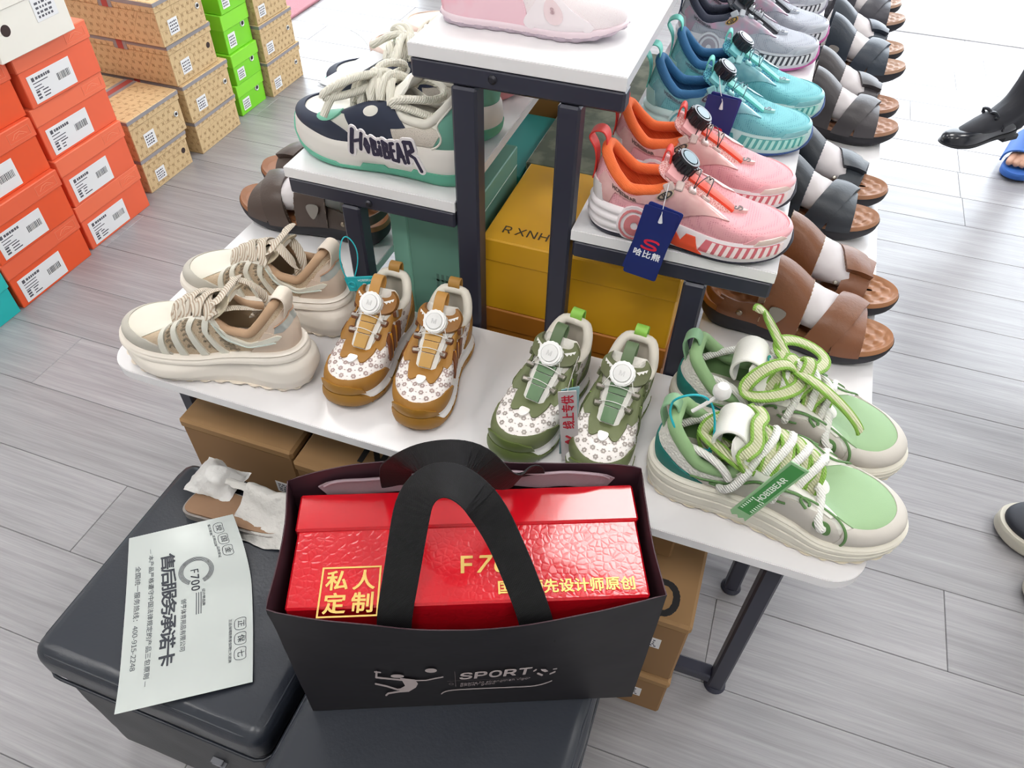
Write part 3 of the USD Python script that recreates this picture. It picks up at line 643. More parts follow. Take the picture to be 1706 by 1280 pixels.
def skate(t, m=1, L=.285, front=True):
    """chunky white and green skate shoe with thick rope laces"""
    s = Shoe(L, ma=m, wid=1.08, toeh=.95, bulge=.045, alpha=.55, sole=((0, .175), (.3, .165), (.47, .165), (.58, .155), (.72, .115), (.85, .12), (1, .14)), spring=.045, heelup=.02, inset=.02,
             opening=[(0, .05, 0, .40), (.06, .06, .07, .395), (.15, .13, .105, .325), (.25, .215, .12, .27), (.36, .31, .118, .275), (.45, .385, .105, .33), (.56, .46, .092, .325), (.66, .54, .078, .285), (.76, .60, .06, .24), (.87, .645, .035, .215), (1, .66, 0, .21)],
             prof=((0, -.02), (.10, -.004), (.26, .004), (.29, -.002), (.33, .006), (.60, .012), (.63, .006), (.67, .012), (.84, .012), (.88, .004), (.93, .008), (1, -.006)))
    wl = M('#d9d7cf', .55, 'noise', 900, .2, .0004)
    tk = dict(top=.085, back=.3, w0=.055, w1=.12)
    base_parts(t, s, wl, None, M('#739763', .75, 'noise', 800, .2, .0005), M('#88a878', .75, 'noise', 800, .25, .0005), .028, M('#e4e2dc', .6, 'noise', 700, .25, .0006), tk, ins='#7d93a6', th=.012)
    t.add('midsole', s.sole(0., 1., 0., 30), M('#d8d3c6', .6))
    t.add('tread', s.sole(0.0, .10, lambda u, q: .0015 + .0012 * np.sign(np.sin(u * 110)) + 0 * q, 4), M('#d3c9b6', .65))
    grn = M('#587f48', .5); grey = M('#c5bfb7', .6, 'noise', 900, .2, .0004)
    t.add('toe_cap', s.patch(blob([(.72, .98), (.745, .62), (.79, .42), (.86, .36), (1.0, .35), (1.14, .36), (1.21, .42), (1.255, .62), (1.28, .98), (1.0, .99)]), .0016, .006), M('#8fae83', .6, 'noise', 900, .2, .0004))
    t.add('mudguard', s.patch([(.70, -.01), (.735, .36), (.78, .44), (.86, .40), (1.0, .39), (1.14, .40), (1.22, .44), (1.265, .36), (1.30, -.01)], .0026, .006), grey)
    for sgn in (1, -1):
        mi = sgn < 0
        t.add('heel_patch', s.patch([(.0, .0), (.27, .0), (.215, .24), (.13, .36), (.05, .40), (0, .40)], .0018, .006, mirror=mi), M('#16766e', .6))
        t.add('collar_mesh', s.patch([(.03, .42), (.13, .40), (.24, .30), (.37, .50), (.37, .97), (.2, .97), (.03, .97)], .0014, .005, mirror=mi), M('#dcdad2', .7, 'voronoi', 330, .9, .0012))
        t.add('eyestay', s.patch([(.37, .99), (.365, .72), (.44, .62), (.56, .60), (.62, .62), (.70, .50), (.745, .60), (.73, .99)], .0024, .005, mirror=mi), wl)
        t.add('side_panel', s.patch([(.29, .0), (.24, .26), (.36, .48), (.45, .52), (.47, .36), (.60, .42), (.66, .50), (.71, .44), (.725, .0)], .002, .006, mirror=mi), grey)
        for pts in ([(.22, .32), (.30, .50), (.38, .56), (.44, .58), (.455, .50)], [(.49, .42), (.53, .54), (.60, .56), (.61, .48)], [(.60, .40), (.63, .62), (.69, .64), (.735, .50), (.728, .02)], [(.46, .34), (.50, .26), (.53, .28)]):
            t.add('piping', s.seam([(a * sgn, b) for a, b in pts], .0016, .003, n=30, flat=.7), grn)
        for (a, b) in ((.315, .36), (.655, .26)):
            t.add('eyelet', s.patch(blob([(a - .03, b - .02), (a + .02, b + .13), (a + .03, b - .02), (a + .005, b - .10)]).difference(blob([(a - .012, b), (a + .008, b + .06), (a + .015, b - .01)])), .004, .004, mirror=mi), grn)
    white = M('#e3e1dc', .7, 'weave', 150, .7, .001)
    green = M('#c9cf9f', .75, 'weave', 120, .7, .0012, col2='#7fa63e', mixlo=.35, mixhi=.65)
    edge = M('#7fa844', .75, 'weave', 150, .6, .001); green = M('#cfceb0', .75, 'weave', 130, .8, .0014, col2='#b9bd92', mixlo=.35, mixhi=.65)
    def fl(p):
        p = np.asarray(p, float); tg = np.gradient(p, axis=0); tg /= np.linalg.norm(tg, axis=1, keepdims=True) + 1e-9
        a = np.cross(tg, [.25, 0, 1]); a /= np.linalg.norm(a, axis=1, keepdims=True) + 1e-9
        t.add('lace_edge', tube(p + a * .0062, .0021, 7), edge); t.add('lace_edge', tube(p - a * .0062, .0021, 7), edge)
        return tube(p, .0062, 8, up=[.25, 0, 1], flat=.42)
    us = (.425, .495, .56, .63, .70)
    for x in lace_rows(s, us, fl, .014): t.add('braided_lace', x, green)
    for i in range(len(us) - 1):
        p = s.cross(us[i], lift=.022, r=.90, u2=us[i + 1], r2=.88); t.add('rope_lace', rope(p, .0046), white)
    # long white rope loops down the outer side
    for (u0, r0, u1, r1) in ((.43, .93, .325, .36), (.57, .93, .49, .30), (.71, .93, .655, .26)):
        for sgn in (1, -1):
            a, na, _ = s.pt(sgn * u0, r0, .008); b, nb, _ = s.pt(sgn * u1, r1, .003)
            t.add('rope_lace', rope([a + [0, 0, .006], (a * 2 + b) / 3 + na * .008, (a + 2 * b) / 3 + nb * .009, b + nb * .003, b - nb * .004], .0046), white)
    tpv = lambda k, v: s.tong(np.array([k]), np.array([v]), **tk)[0] * [1, m, 1]
    tp = tpv(.97, 0)
    a, b = s.cross(.425, r=.96)[0], s.cross(.425, r=.96)[-1]
    if front:
        t.add('braided_lace', fl(curve([a, a + [-.006, 0, .026], tp + [.016, .022 * m, .002], tp + [.012, 0, .008], tp + [.016, -.022 * m, .0], b + [-.006, 0, .026], b], 40)), green)
        for k in (1, -1):
            q = (a if k * m > 0 else b)
            t.add('lace_end', fl(curve([q + [0, 0, .004], q + [-.03, -.008 * k, .012], q + [-.052, -.03 * k, .004], q + [-.046, -.044 * k, -.012], q + [-.02, -.040 * k, -.014]], 30)), green)
    else:
        kn = (a + b) / 2 + [.03, 0, .018]
        t.add('lace_knot', fl(curve([kn + [0, .02, 0], kn + [.012, 0, .012], kn + [0, -.02, 0], kn + [-.01, 0, .008], kn + [0, .018, .002]], 30)), green)
        for pts in ([kn, kn + [-.03, .03, .02], kn + [-.055, .035, .05], kn + [-.06, .02, .06]], [kn, kn + [-.04, -.03, .014], kn + [-.05, -.05, -.004], kn + [-.01, -.04, .0], kn], [kn, kn + [.02, -.02, .012], kn + [.06, -.03, -.006], kn + [.085, -.036, -.03]], [kn, kn + [-.02, .04, .012], kn + [.02, .05, .0], kn + [.02, .01, .004]]):
            t.add('lace_end', fl(curve(pts, 30)), green)
    for sgn in (1, -1):   # rope from the tongue round into the collar
        c0 = s.pt(sgn * .37, .9, .006)[0]
        t.add('collar_rope', rope([c0, c0 + [-.02, -.006 * sgn * m, .016], c0 + [-.05, -.02 * sgn * m, .010], c0 + [-.075, -.03 * sgn * m, -.006], c0 + [-.08, -.035 * sgn * m, -.04]], .0046), white)
    t.add('tongue_mark', s.tplace(text('S', .016, .001, True), .86, .05, .008, **tk), M('#19857c', .5))
    pth = curve([tp * [1, m, 1] + [.008, 0, -.02], tp * [1, m, 1] + [.002, 0, .004], tp * [1, m, 1] + [-.014, 0, .008], tp * [1, m, 1] + [-.026, 0, -.006], tp * [1, m, 1] + [-.020, 0, -.026]], 24)
    t.add('tongue_fold', s.fin(band(pth, .046, .004, up=np.cross(np.gradient(pth, axis=0), [0, 1, 0]))), M('#e4e2dc', .6, 'noise', 700, .25, .0006))
    hp = s.up(np.array([0.]), np.array([1.]))[0]
    pth = curve([hp + [-.002, 0, -.05], hp + [-.010, 0, -.01], hp + [-.012, 0, .006], hp + [-.004, 0, .016], hp + [.006, 0, .006]], 24)
    t.add('heel_tab', s.fin(band(pth, .018, .0025, up=np.cross(np.gradient(pth, axis=0), [0, 1, 0]))), M('#84ab86', .6))
    return s

def retro(t, m=1, L=.265, charm=True):
    """navy, white and mint sneaker with thick cream laces"""
    s = Shoe(L, ma=m, wid=1.02, toeh=.92, bulge=.04, alpha=.5, sole=((0, .20), (.3, .185), (.5, .16), (.68, .15), (.85, .175), (1, .19)), spring=.05, heelup=.02, inset=.016,
             opening=[(0, .05, 0, .45), (.06, .06, .065, .445), (.15, .13, .10, .37), (.25, .215, .115, .31), (.36, .31, .112, .315), (.45, .385, .10, .38), (.56, .46, .088, .36), (.66, .54, .074, .32), (.76, .60, .056, .28), (.87, .645, .03, .258), (1, .66, 0, .25)],
             prof=((0, -.02), (.10, 0), (.5, .012), (.9, .004), (1, -.006)))
    navy = M('#2b3246', .6, 'noise', 900, .15, .0004); mint = M('#74b89f', .5); wh = M('#e2dfd6', .6, 'noise', 900, .15, .0004)
    tk = dict(top=.08, back=.3, w0=.055, w1=.11)
    base_parts(t, s, wh, None, M('#d7d2c8', .8, 'noise', 800, .2, .0005), M('#dcd8ce', .7, 'noise', 800, .2, .0005), .024, wh, tk, ins='#b5b0a6', th=.010)
    def qo(u):
        a = np.abs(u)
        return .26 + .10 * (a > .42) * (a < .54) + .12 * (a < .30) - .08 * (a > .54) * (a < .66) + .72 * np.clip((a - .88) / .10, 0, 1)
    t.add('outsole', s.sole(0., lambda u: np.minimum(qo(u), .97), .002, 6), M('#5fae93', .45))
    t.add('midsole', s.sole(lambda u: np.minimum(qo(u), .97), 1., 0., 8), M('#ddd8d2', .5))
    t.add('mudguard', s.patch([(.55, .0), (.60, .14), (.68, .34), (.76, .46), (.86, .42), (.93, .40), (1.0, .40), (1.07, .40), (1.14, .42), (1.24, .46), (1.32, .34), (1.40, .14), (1.45, 0)], .0024, .006), navy)
    for sgn in (1, -1):
        mi = sgn < 0
        t.add('side_panel', s.patch([(.38, .0), (.40, .36), (.345, .62), (.38, .84), (.44, .98), (.52, .90), (.60, .80), (.68, .74), (.69, .60), (.62, .46), (.58, .22), (.56, .0)], .002, .006, mirror=mi), navy)
        t.add('mint_patch', s.patch(ell(.715, .52, .066, .20), .0034, .005, mirror=mi), mint)
        t.add('side_oval', s.patch(ell(.50, .55, .034, .14), .003, .004, mirror=mi), wh)
        t.add('quarter_mesh', s.patch([(.20, .10), (.38, .02), (.40, .34), (.345, .6), (.30, .8), (.22, .72), (.17, .4)], .0016, .005, mirror=mi), M('#bdb3a8', .8, 'cells', 500, .5, .0008, col2='#d6cec4', mixlo=.02, mixhi=.1))
        t.add('heel_counter', s.patch([(.0, .0), (.21, .0), (.17, .36), (.19, .74), (.10, .95), (0, .97)], .002, .006, mirror=mi), M('#66a08e', .6))
        t.add('heel_edge', s.seam([(.21 * sgn, .02), (.17 * sgn, .36), (.19 * sgn, .74), (.10 * sgn, .95)], .0014, .002), wh)
    lc = M('#dcd8cb', .75, 'weave', 160, .6, .001)
    us = (.43, .50, .565, .635, .70)
    for x in lace_rows(s, us, lambda p: rope(p, .0058), .016): t.add('lace', x, lc)
    a, b = s.cross(.43, r=.96)[0], s.cross(.43, r=.96)[-1]; kn = (a + b) / 2 + [.036, 0, .016]
    for pts in ([kn, kn + [.02, .03 * m, .006], kn + [.05, .050 * m, -.012], kn + [.03, .035 * m, -.014], kn], [kn, kn + [-.004, -.03 * m, .008], kn + [-.01, -.055 * m, -.006], kn + [.006, -.03 * m, -.012], kn],
                [a, a + [-.015, .0, .010], a + [-.045, -.010 * m, .010], (a + b) / 2 + [-.055, 0, .008], b + [-.045, .010 * m, .010], b + [-.015, 0, .010], b], [kn + [-.008, .006, 0], kn + [0, 0, .008], kn + [.010, -.006, 0]],
                [a, a + [-.03, -.004 * m, -.004], a + [-.055, -.014 * m, -.012], a + [-.060, -.030 * m, -.012]], [kn, kn + [.03, .030 * m, .000], kn + [.045, .048 * m, -.022], kn + [.050, .056 * m, -.036]], [kn, kn + [.02, .010 * m, .002], kn + [.05, .012 * m, -.012], kn + [.066, .016 * m, -.022]]):
        t.add('lace_loop', rope(curve(pts, 30), .0050), lc)
    if charm:
        u_ = 2.02e-4
        st = [[(818, 890), (800, 960), (778, 1060)], [(872, 905), (858, 960), (846, 1022)], [(800, 975), (860, 952)], [(893, 940), (880, 985), (893, 1032), (906, 985), (893, 940)], [(930, 930), (928, 1040)], [(930, 932), (952, 945), (948, 980), (930, 985), (958, 1000), (955, 1035), (928, 1040)], [(977, 972), (976, 1036)], [(977, 942), (978, 946)],
              [(1002, 930), (1000, 1044)], [(1002, 932), (1026, 945), (1022, 980), (1002, 985), (1032, 1002), (1028, 1038), (1000, 1044)], [(1066, 930), (1050, 935), (1046, 985), (1051, 1048), (1072, 1050)], [(1046, 985), (1066, 980)], [(1084, 1052), (1100, 925), (1126, 1052)], [(1092, 1008), (1118, 1008)], [(1148, 1045), (1142, 908)], [(1140, 905), (1180, 898), (1188, 948), (1150, 978)], [(1152, 978), (1194, 1002), (1224, 1088)]]
        q = lambda pts: [((x - 1005) * u_ * 1.1, (985 - y) * u_) for x, y in pts]
        ink = [sg.LineString(q(k)).buffer((14. if i in (0, 13, 15) else 11.) * u_) for i, k in enumerate(st)]
        pol = unary([k.buffer(16 * u_) for k in ink]).buffer(5 * u_).buffer(-5 * u_)
        p = np.array(charm); F = frame(p, [-1, .02 * m, .02], [0, .12, 1.])
        c = t.add('wordmark_charm', xf(extr(pol.simplify(2e-4), .0020), F), M('#e6e0e2', .5), label='white rubber charm with dark curvy lettering')
        c.add('charm_letters', xf(extr(unary(ink).simplify(1e-4), .0008, .0018), F), M('#2a2440', .5), False)
    return s

def aqua(t, m=1, L=.22):
    """low white and pink water shoe with a moulded sole"""
    s = Shoe(L, ma=m, wid=.95, toeh=.8, bulge=.03, alpha=.5, sole=((0, .062), (.5, .05), (1, .085)), spring=.06, heelup=.03, inset=.01,
             opening=[(0, .05, 0, .36), (.06, .06, .06, .35), (.15, .13, .10, .29), (.25, .21, .115, .24), (.36, .31, .112, .235), (.45, .40, .10, .27), (.56, .47, .085, .28), (.66, .54, .065, .26), (.76, .58, .045, .245), (.87, .60, .025, .24), (1, .61, 0, .238)])
    base_parts(t, s, M('#e6d8dc', .6, 'cells', 700, .4, .0005, col2='#efe6e8', mixlo=.02, mixhi=.1), None, M('#c9828f', .8), M('#efe4e6', .6), .016, M('#efe2e6', .6), dict(top=.04, back=.3), ins='#b96f7f')
    t.add('outsole', s.sole(0., .45, lambda u, q: .001 + .0012 * np.sign(np.sin(u * 80)) + 0 * q, 5), M('#b9a9b6', .55))
    t.add('midsole', s.sole(.40, 1., .001, 6), M('#e3d0d8', .5))
    for sgn in (1, -1):
        mi = sgn < 0
        t.add('side_panel', s.patch([(.0, .0), (.50, .0), (.47, .5), (.34, .75), (.2, .6), (.05, .8), (.0, .8)], .0016, .006, mirror=mi), M('#eda6b8', .6, 'noise', 14, 0, .001, col2='#ecc4cf', mixlo=.4, mixhi=.6))
        t.add('side_wing', s.patch(blob([(.50, .0), (.54, .30), (.60, .62), (.655, .55), (.72, .25), (.78, .0)]), .003, .005, mirror=mi), M('#efe6ea', .45))
        t.add('wing_badge', s.patch(blob([(.585, .14), (.62, .40), (.665, .14)]), .004, .004, mirror=mi), M('#e8d2d6', .4))
        t.add('wing_mark', s.glyph('S', sgn * .622, .24, .006, off=.0046, flip=True), M('#c9a9b0', .4))
        t.add('side_opening', s.patch(blob([(.44, .86), (.50, .68), (.58, .66), (.615, .78), (.56, .92), (.48, .96)]), .0012, .004, mirror=mi), M('#c0788a', .7))
        t.add('opening_rim', s.seam([(a * sgn, b) for a, b in [(.44, .86), (.50, .68), (.58, .66), (.615, .78), (.56, .92)]], .0016, .0015, flat=.7), M('#efe6ea', .5))
        t.add('collar_edge', s.seam([(.10 * sgn, .97), (.25 * sgn, .97), (.40 * sgn, .97)], .002, .001), M('#a9cf6f', .5))
    return s

def plainpink(t, m=1, L=.25):
    """cream and pale pink sneaker"""
    s = Shoe(L, ma=m, wid=1.05, toeh=.95, bulge=.045, alpha=.55, sole=((0, .18), (.4, .16), (.7, .14), (1, .15)), spring=.045, heelup=.02)
    base_parts(t, s, M('#e3dacb', .65, 'noise', 900, .2, .0004), None, M('#dcc9bd', .8), M('#e0d2c4', .7), .024, M('#e6ded2', .6), dict(top=.06, back=.3))
    t.add('outsole', s.sole(0., .4, .002, 5), M('#d98d90', .5)); t.add('midsole', s.sole(.38, 1., 0., 6), M('#e8d2ca', .5))
    t.add('mudguard', s.patch([(.62, .0), (.70, .22), (.82, .36), (1.0, .38), (1.18, .36), (1.30, .22), (1.38, .0)], .0022, .006), M('#e6cfc6', .6))
    for sgn in (1, -1):
        mi = sgn < 0
        t.add('side_panel', s.patch([(.30, .0), (.34, .5), (.46, .9), (.66, .8), (.62, .3), (.60, 0.)], .002, .006, mirror=mi), M('#e9dccb', .6))
        t.add('side_stripe', s.patch([(.52, .05), (.60, .55), (.63, .5), (.56, .05)], .003, .006, mirror=mi), M('#d99aa0', .5))
        t.add('heel_counter', s.patch([(0, 0), (.2, 0), (.15, .5), (0, .7)], .002, .006, mirror=mi), M('#dfa8a6', .6))
    for x in lace_rows(s, (.44, .52, .60, .68), lambda p: rope(p, .0035), .012): t.add('lace', x, M('#e9e2d8', .7))
    return s

# ------------------------------------------------------------------ sandals
def sandal(t, c, m=1, L=.268, bumps=True):
    """men's leather sandal: cupped footbed with massage bumps, crossed toe straps, instep strap, paper stuffing"""
    s = Shoe(L, ma=m, wid=1.02, sole=((0, .135), (.3, .12), (.6, .095), (.8, .105), (1, .135)), spring=.05, heelup=.03, prof=((0, -.03), (.3, -.004), (.8, .004), (1, -.002)))
    t.add('sole', s.sole(0., .88, 0., 8, cap=False), M('#25242b', .6))
    U = np.arange(N_) * 2 / N_
    # footbed: rings shrinking inwards, with low bumps
    R = np.linspace(0, .97, 40); rim = s.so(U, np.ones(N_), np.full(N_, -.002)); cen = np.stack([rim[:, 0] * 0 + np.clip(rim[:, 0], .12 * L, .86 * L), rim[:, 1] * 0, rim[:, 2]], -1)
    R = np.r_[0, R]
    v = rim[:, None] * (1 - R[None, :, None]) + cen[:, None] * R[None, :, None]
    X, Y = v[..., 0] / L, v[..., 1] / L
    sx = s._t(s.zt, U)[:, 0]
    zt = np.interp(v[..., 0], s.x[:N_ // 2 + 1] * L, s.zt[:N_ // 2 + 1]); zb = np.interp(v[..., 0], s.x[:N_ // 2 + 1] * L, s.zb[:N_ // 2 + 1])
    v[..., 2] = zt + .003 - .004 * np.clip(R * 4, 0, 1)[None] + (.0030 * np.maximum(-.3, np.sin(X * 2 * PI * 11) * np.sin(Y * 2 * PI * 11)) * np.clip(R * 5 - .6, 0, 1)[None] if bumps else 0)
    v[:, 0] = s.so(U, np.full(N_, .86), np.full(N_, -.0005))
    t.add('footbed', s.fin((v.reshape(-1, 3), gridf(N_, 41, True))), M(c['bed'], .42, 'noise', 60, .15, .0008, spec=.5), 70)
    lea = M(c['lea'], .42, 'noise', 240, .35, .0008); lea2 = M(c['lea2'], .45, 'noise', 240, .35, .0008)
    def arch(x0, x1, h0, h1, th=.0026, y0=-1., y1=1., yo=0., seg=22, shape=.75, skew=0., w=1.03):
        """strap over the foot: spans x0..x1 at the sole, rises to h0 (back edge) and h1 (front edge)"""
        k = np.linspace(y0, y1, seg); nx = 8
        rows_ = []
        for j in np.linspace(0, 1, nx):
            x = (x0 + (x1 - x0) * j + skew * k) * L; h = (h0 + (h1 - h0) * j) * L
            hw = np.interp(x, s.x[:N_ // 2 + 1] * L, s.B2[:N_ // 2 + 1, 1]) * w
            zb_ = np.interp(x, s.x[:N_ // 2 + 1] * L, s.zt[:N_ // 2 + 1]) 
            ang = k * PI / 2
            y = hw * np.sign(np.sin(ang)) * np.abs(np.sin(ang)) ** shape; z = zb_ * .9 + h * np.abs(np.cos(ang)) ** shape * (1 + .06 * math.sin(PI * j))
            rows_.append(np.c_[x, y, z])
        P = np.stack(rows_)                                   # nx, seg, 3
        n = np.cross(np.gradient(P, axis=1), np.gradient(P, axis=0)); n /= np.linalg.norm(n, axis=-1, keepdims=True) + 1e-9
        n *= np.sign((n * (P - P.mean((0, 1)) + [0, 0, .02])).sum()) or 1
        a, b = P + n * th, P
        f = gridf(nx, seg); K = nx * seg
        bd = np.r_[np.arange(seg), np.arange(1, nx) * seg + seg - 1, (nx - 1) * seg + np.arange(seg - 2, -1, -1), np.arange(nx - 2, 0, -1) * seg]; j2 = np.roll(bd, -1)
        return s.fin((np.vstack([a.reshape(-1, 3), b.reshape(-1, 3)]), np.vstack([f, f[:, ::-1] + K, np.c_[bd, j2, j2 + K, bd + K][:, ::-1]]))), P, n
    def stitch(P, n, row, name='stitching'):
        q = P[row] + n[row] * .0030
        ds = []
        for i in range(1, len(q) - 1):
            a, b = q[i] * .7 + q[i + 1] * .3, q[i] * .35 + q[i + 1] * .65
            ds.append(tube(np.array([a, b]), .0006, 5))
        return s.fin(cat(ds))
    st = M(c['st'], .6)
    a, P, n = arch(.325, .525, .345, .245, skew=.0); t.add('instep_strap', a, lea).add('stitching', cat([stitch(P, n, 0), stitch(P, n, -1)]), st, kind='stuff')
    a, P, n = arch(.69, .825, .160, .130, skew=.02, shape=.8, th=.004); t.add('toe_strap', a, lea2).add('stitching', cat([stitch(P, n, 0), stitch(P, n, -1)]), st, kind='stuff')
    a, P, n = arch(.655, .785, .185, .150, skew=-.10, shape=.8, th=.0085, y0=-.34, y1=1.); t.add('cross_strap', a, lea).add('stitching', cat([stitch(P, n, 0), stitch(P, n, -1)]), st, kind='stuff')
    # side panels joining the instep strap to the heel, and the heel strap
    for sgn in (1, -1):
        x = np.array([.08, .16, .26, .36, .46]); 
        k = np.linspace(0, 1, 5)
        xs = np.linspace(.10, .47, 20); hw = np.interp(xs * L, s.x[:N_ // 2 + 1] * L, s.B2[:N_ // 2 + 1, 1])
        zl = np.interp(xs, [0, .3, .5], [.118, .105, .092]) * L; zh = np.interp(xs, [.10, .2, .34, .47], [.215, .20, .225, .30]) * L
        zl2 = np.where(xs < .22, zl + .03 * L * 0, zl)
        lo = np.c_[xs * L, sgn * (hw + .001), zl2]; hi = np.c_[xs * L, sgn * (hw - .006), zh]
        p = np.concatenate([np.stack([lo * (1 - q) + hi * q + [0, sgn * .004 * math.sin(PI * q), 0] for q in k], 1).reshape(-1, 3), np.stack([lo * (1 - q) + hi * q + [0, sgn * (.004 * math.sin(PI * q) - .0028), 0] for q in k], 1).reshape(-1, 3)])
        f = gridf(20, 5); bd = np.r_[np.arange(20) * 5 + 4]; K = 100
        F = np.vstack([f, f[:, ::-1] + K, np.c_[bd[:-1], bd[1:], bd[1:] + K, bd[:-1] + K]])
        t.add('side_panel', s.fin((p, F)), lea)
        rv = s.fin(xf(lathe([(0, .003), (.003, .0028), (.0045, .0012), (.0045, 0)], 16), frame([.22 * L, sgn * (np.interp(.22 * L, s.x[:61] * L, s.B2[:61, 1]) + .002), .158 * L], [1, 0, 0], [0, 0, 1] if sgn < 0 else [0, 0, -1])))
        t.add('rivet', rv, M('#8c7f70', .35, metal=.8))
        sh = s.fin(xf(extr(blob([(-.009, .010), (.009, .010), (.009, -.002), (0, -.012), (-.009, -.002)]), .0022), frame([.40 * L, sgn * (np.interp(.40 * L, s.x[:61] * L, s.B2[:61, 1]) * 1.0 + .0052), .212 * L], [-sgn, 0, .15], [-.1, -sgn * .30, .94])))
        t.add('shield_badge', sh, M('#8f8984', .35, metal=.7))
        for q in ((.655, .150), (.69, .142)):
            hw = np.interp(q[0] * L, s.x[:61] * L, s.B2[:61, 1])
            t.add('rivet', s.fin(xf(lathe([(0, .0032), (.0022, .003), (.0034, .001), (.0034, 0)], 14), frame([q[0] * L, sgn * hw * .86, q[1] * L + .012], [1, 0, 0], [0, -sgn * .55, .8]))), M('#b9b2a8', .3, metal=.8))
    th = np.linspace(-PI / 2, PI / 2, 24)
    hs = np.c_[.115 * L - np.cos(th) * .10 * L, np.sin(th) * .118 * L, .178 * L + np.cos(th) * .03 * L]
    t.add('heel_strap', s.fin(band(hs, .016, .003, up=np.c_[-np.cos(th), np.sin(th), 0 * th])), lea2)
    # paper stuffing that keeps the straps open
    K = np.linspace(.29, .80, 18); A = np.linspace(0, 2 * PI, 18, endpoint=False); V = []
    for k in K:
        e = min(1, math.sqrt(max(0, 1 - ((k - .545) / .258) ** 2)) * 1.2 + .12)
        hw = np.interp(k * L, s.x[:61] * L, s.B2[:61, 1]) * .88 * e; hh = np.interp(k, [.3, .42, .6, .78], [.315, .29, .205, .13]) * L * e
        z0 = np.interp(k * L, s.x[:61] * L, s.zt[:61]) + .006
        V.append(np.c_[np.full(18, k * L), hw * np.sin(A), z0 + hh * .47 + hh * .46 * np.cos(A)])
    V = np.stack(V); V = V + (meshkit.fbm(V * 60, 3)[..., None] - .5) * .006
    t.add('paper_stuffing', s.fin(cat([(V.reshape(-1, 3), gridf(18, 18, False, True)), (V[0], np.array([[0, i, i + 1] for i in range(1, 17)])), (V[-1], np.array([[0, i, i + 1] for i in range(1, 17)]))])), M('#cfc9cb', .8), 60)
    return s
# ------------------------------------------------------------------ the room
def Z(z): return z + ZF
XL, XR, YN, YB, HC = -2.4, 4.2, -3.4, 3.0, 2.9
def wood_mat():
    n = {'g': ('geometry', {}), 'oi': ('object_info', {}), 'rm': ('math', dict(math_type='multiply', value2=37.0)), 'cx': ('combine_xyz', {}), 'ad': ('vector_math', dict(math_type='add')),
         'mp': ('mapping', dict(scale=(1.2, 20.0, 1.0))), 't': ('noise_texture', dict(scale=2.2, detail=7.0, roughness=.62, distortion=.6)),
         'mp2': ('mapping', dict(scale=(3.0, 150.0, 1.0))), 't2': ('noise_texture', dict(scale=2.0, detail=3.0, roughness=.6)),
         'r': ('rgb_ramp', dict(ramp=[(0.25, lin('#8a888b')), (.45, lin('#979598')), (.6, lin('#a09ea1')), (.8, lin('#acaaad'))])),
         'r2': ('map_range', dict(from_min=.35, from_max=.7, to_min=.88, to_max=1.06, clamp=True)),
         'rt': ('map_range', dict(from_min=0., from_max=1., to_min=.93, to_max=1.05, clamp=True)),
         'm': ('math', dict(math_type='multiply')), 'mx': ('vector_math', dict(math_type='scale')),
         'b': ('bump', dict(strength=.16, distance=.0010)), 'p': ('principled_bsdf', dict(roughness=.34, specular_ior_level=.55, coat_weight=.12, coat_roughness=.18))}
    L = [('oi.random', 'rm.value1'), ('rm.value', 'cx.x'), ('rm.value', 'cx.z'), ('g.position', 'ad.vector1'), ('cx.vector', 'ad.vector2'), ('ad.vector', 'mp.vector'), ('mp.vector', 't.vector'), ('ad.vector', 'mp2.vector'), ('mp2.vector', 't2.vector'),
         ('t.fac', 'r.fac'), ('t2.fac', 'r2.value'), ('oi.random', 'rt.value'), ('r2.result', 'm.value1'), ('rt.result', 'm.value2'), ('r.color', 'mx.vector1'), ('m.value', 'mx.scale'), ('mx.vector', 'p.base_color'), ('t2.fac', 'b.height'), ('b.normal', 'p.normal')]
    return usdkit.material(stage, '/World/Looks/grey_oak', n, L, surface='p.BSDF')
WOOD = wood_mat()
fl = thing('floor', None, None, kind='structure')
fl.add('underlay', cbox(XL, XR, YN, YB, -.06, -.006, .001), M('#6a686a', .7))
rng = np.random.default_rng(4)
PW, PL = .1515, .915
k0 = math.floor((YN - .204) / PW)
for k in range(k0, 30):
    y0 = .204 + PW * k; y1 = min(y0 + PW, YB)
    if y0 >= YB - .01: break
    if y0 < -2.1: continue
    off = {0: -.562, -2: -.19, -4: 1.135, -5: 1.02}.get(k, rng.uniform(0, PL))
    x = off - math.ceil((off + 2.1) / PL) * PL
    while x < 3.4:
        fl.add('plank', cbox(x + .0003, x + PL - .0003, y0 + .0003, y1 - .0003, -.010, 0, .0010), WOOD, smooth=False); x += PL
white = M('#d9d9d6', .8)
solo('wall_left', cbox(XL - .1, XL, YN, YB, 0, HC), white, kind='structure')
solo('wall_right', cbox(XR, XR + .1, YN, YB, 0, HC), white, kind='structure')
solo('wall_front', cbox(XL, XR, YN - .1, YN, 0, HC), white, kind='structure')
solo('ceiling', cbox(XL - .1, XR + .1, YN - .1, YB + .2, HC, HC + .1), M('#e4e4e2', .8), kind='structure')
wb = thing('wall_back', None, None, kind='structure')
wb.add('pier', cbox(-.95, .35, YB, YB + .2, 0, HC), white)
wb.add('pier', cbox(XL - .1, -2.2, YB, YB + .2, 0, HC), white)
wb.add('pier', cbox(3.4, XR + .1, YB, YB + .2, 0, HC), white)
wb.add('lintel', cbox(-2.2, 3.4, YB, YB + .2, 2.45, HC), white)
solo('trim_1', cbox(.35, 3.4, YB - .03, YB + .17, -.004, .004, .002), M('#b9babd', .35, metal=.6), kind='structure')
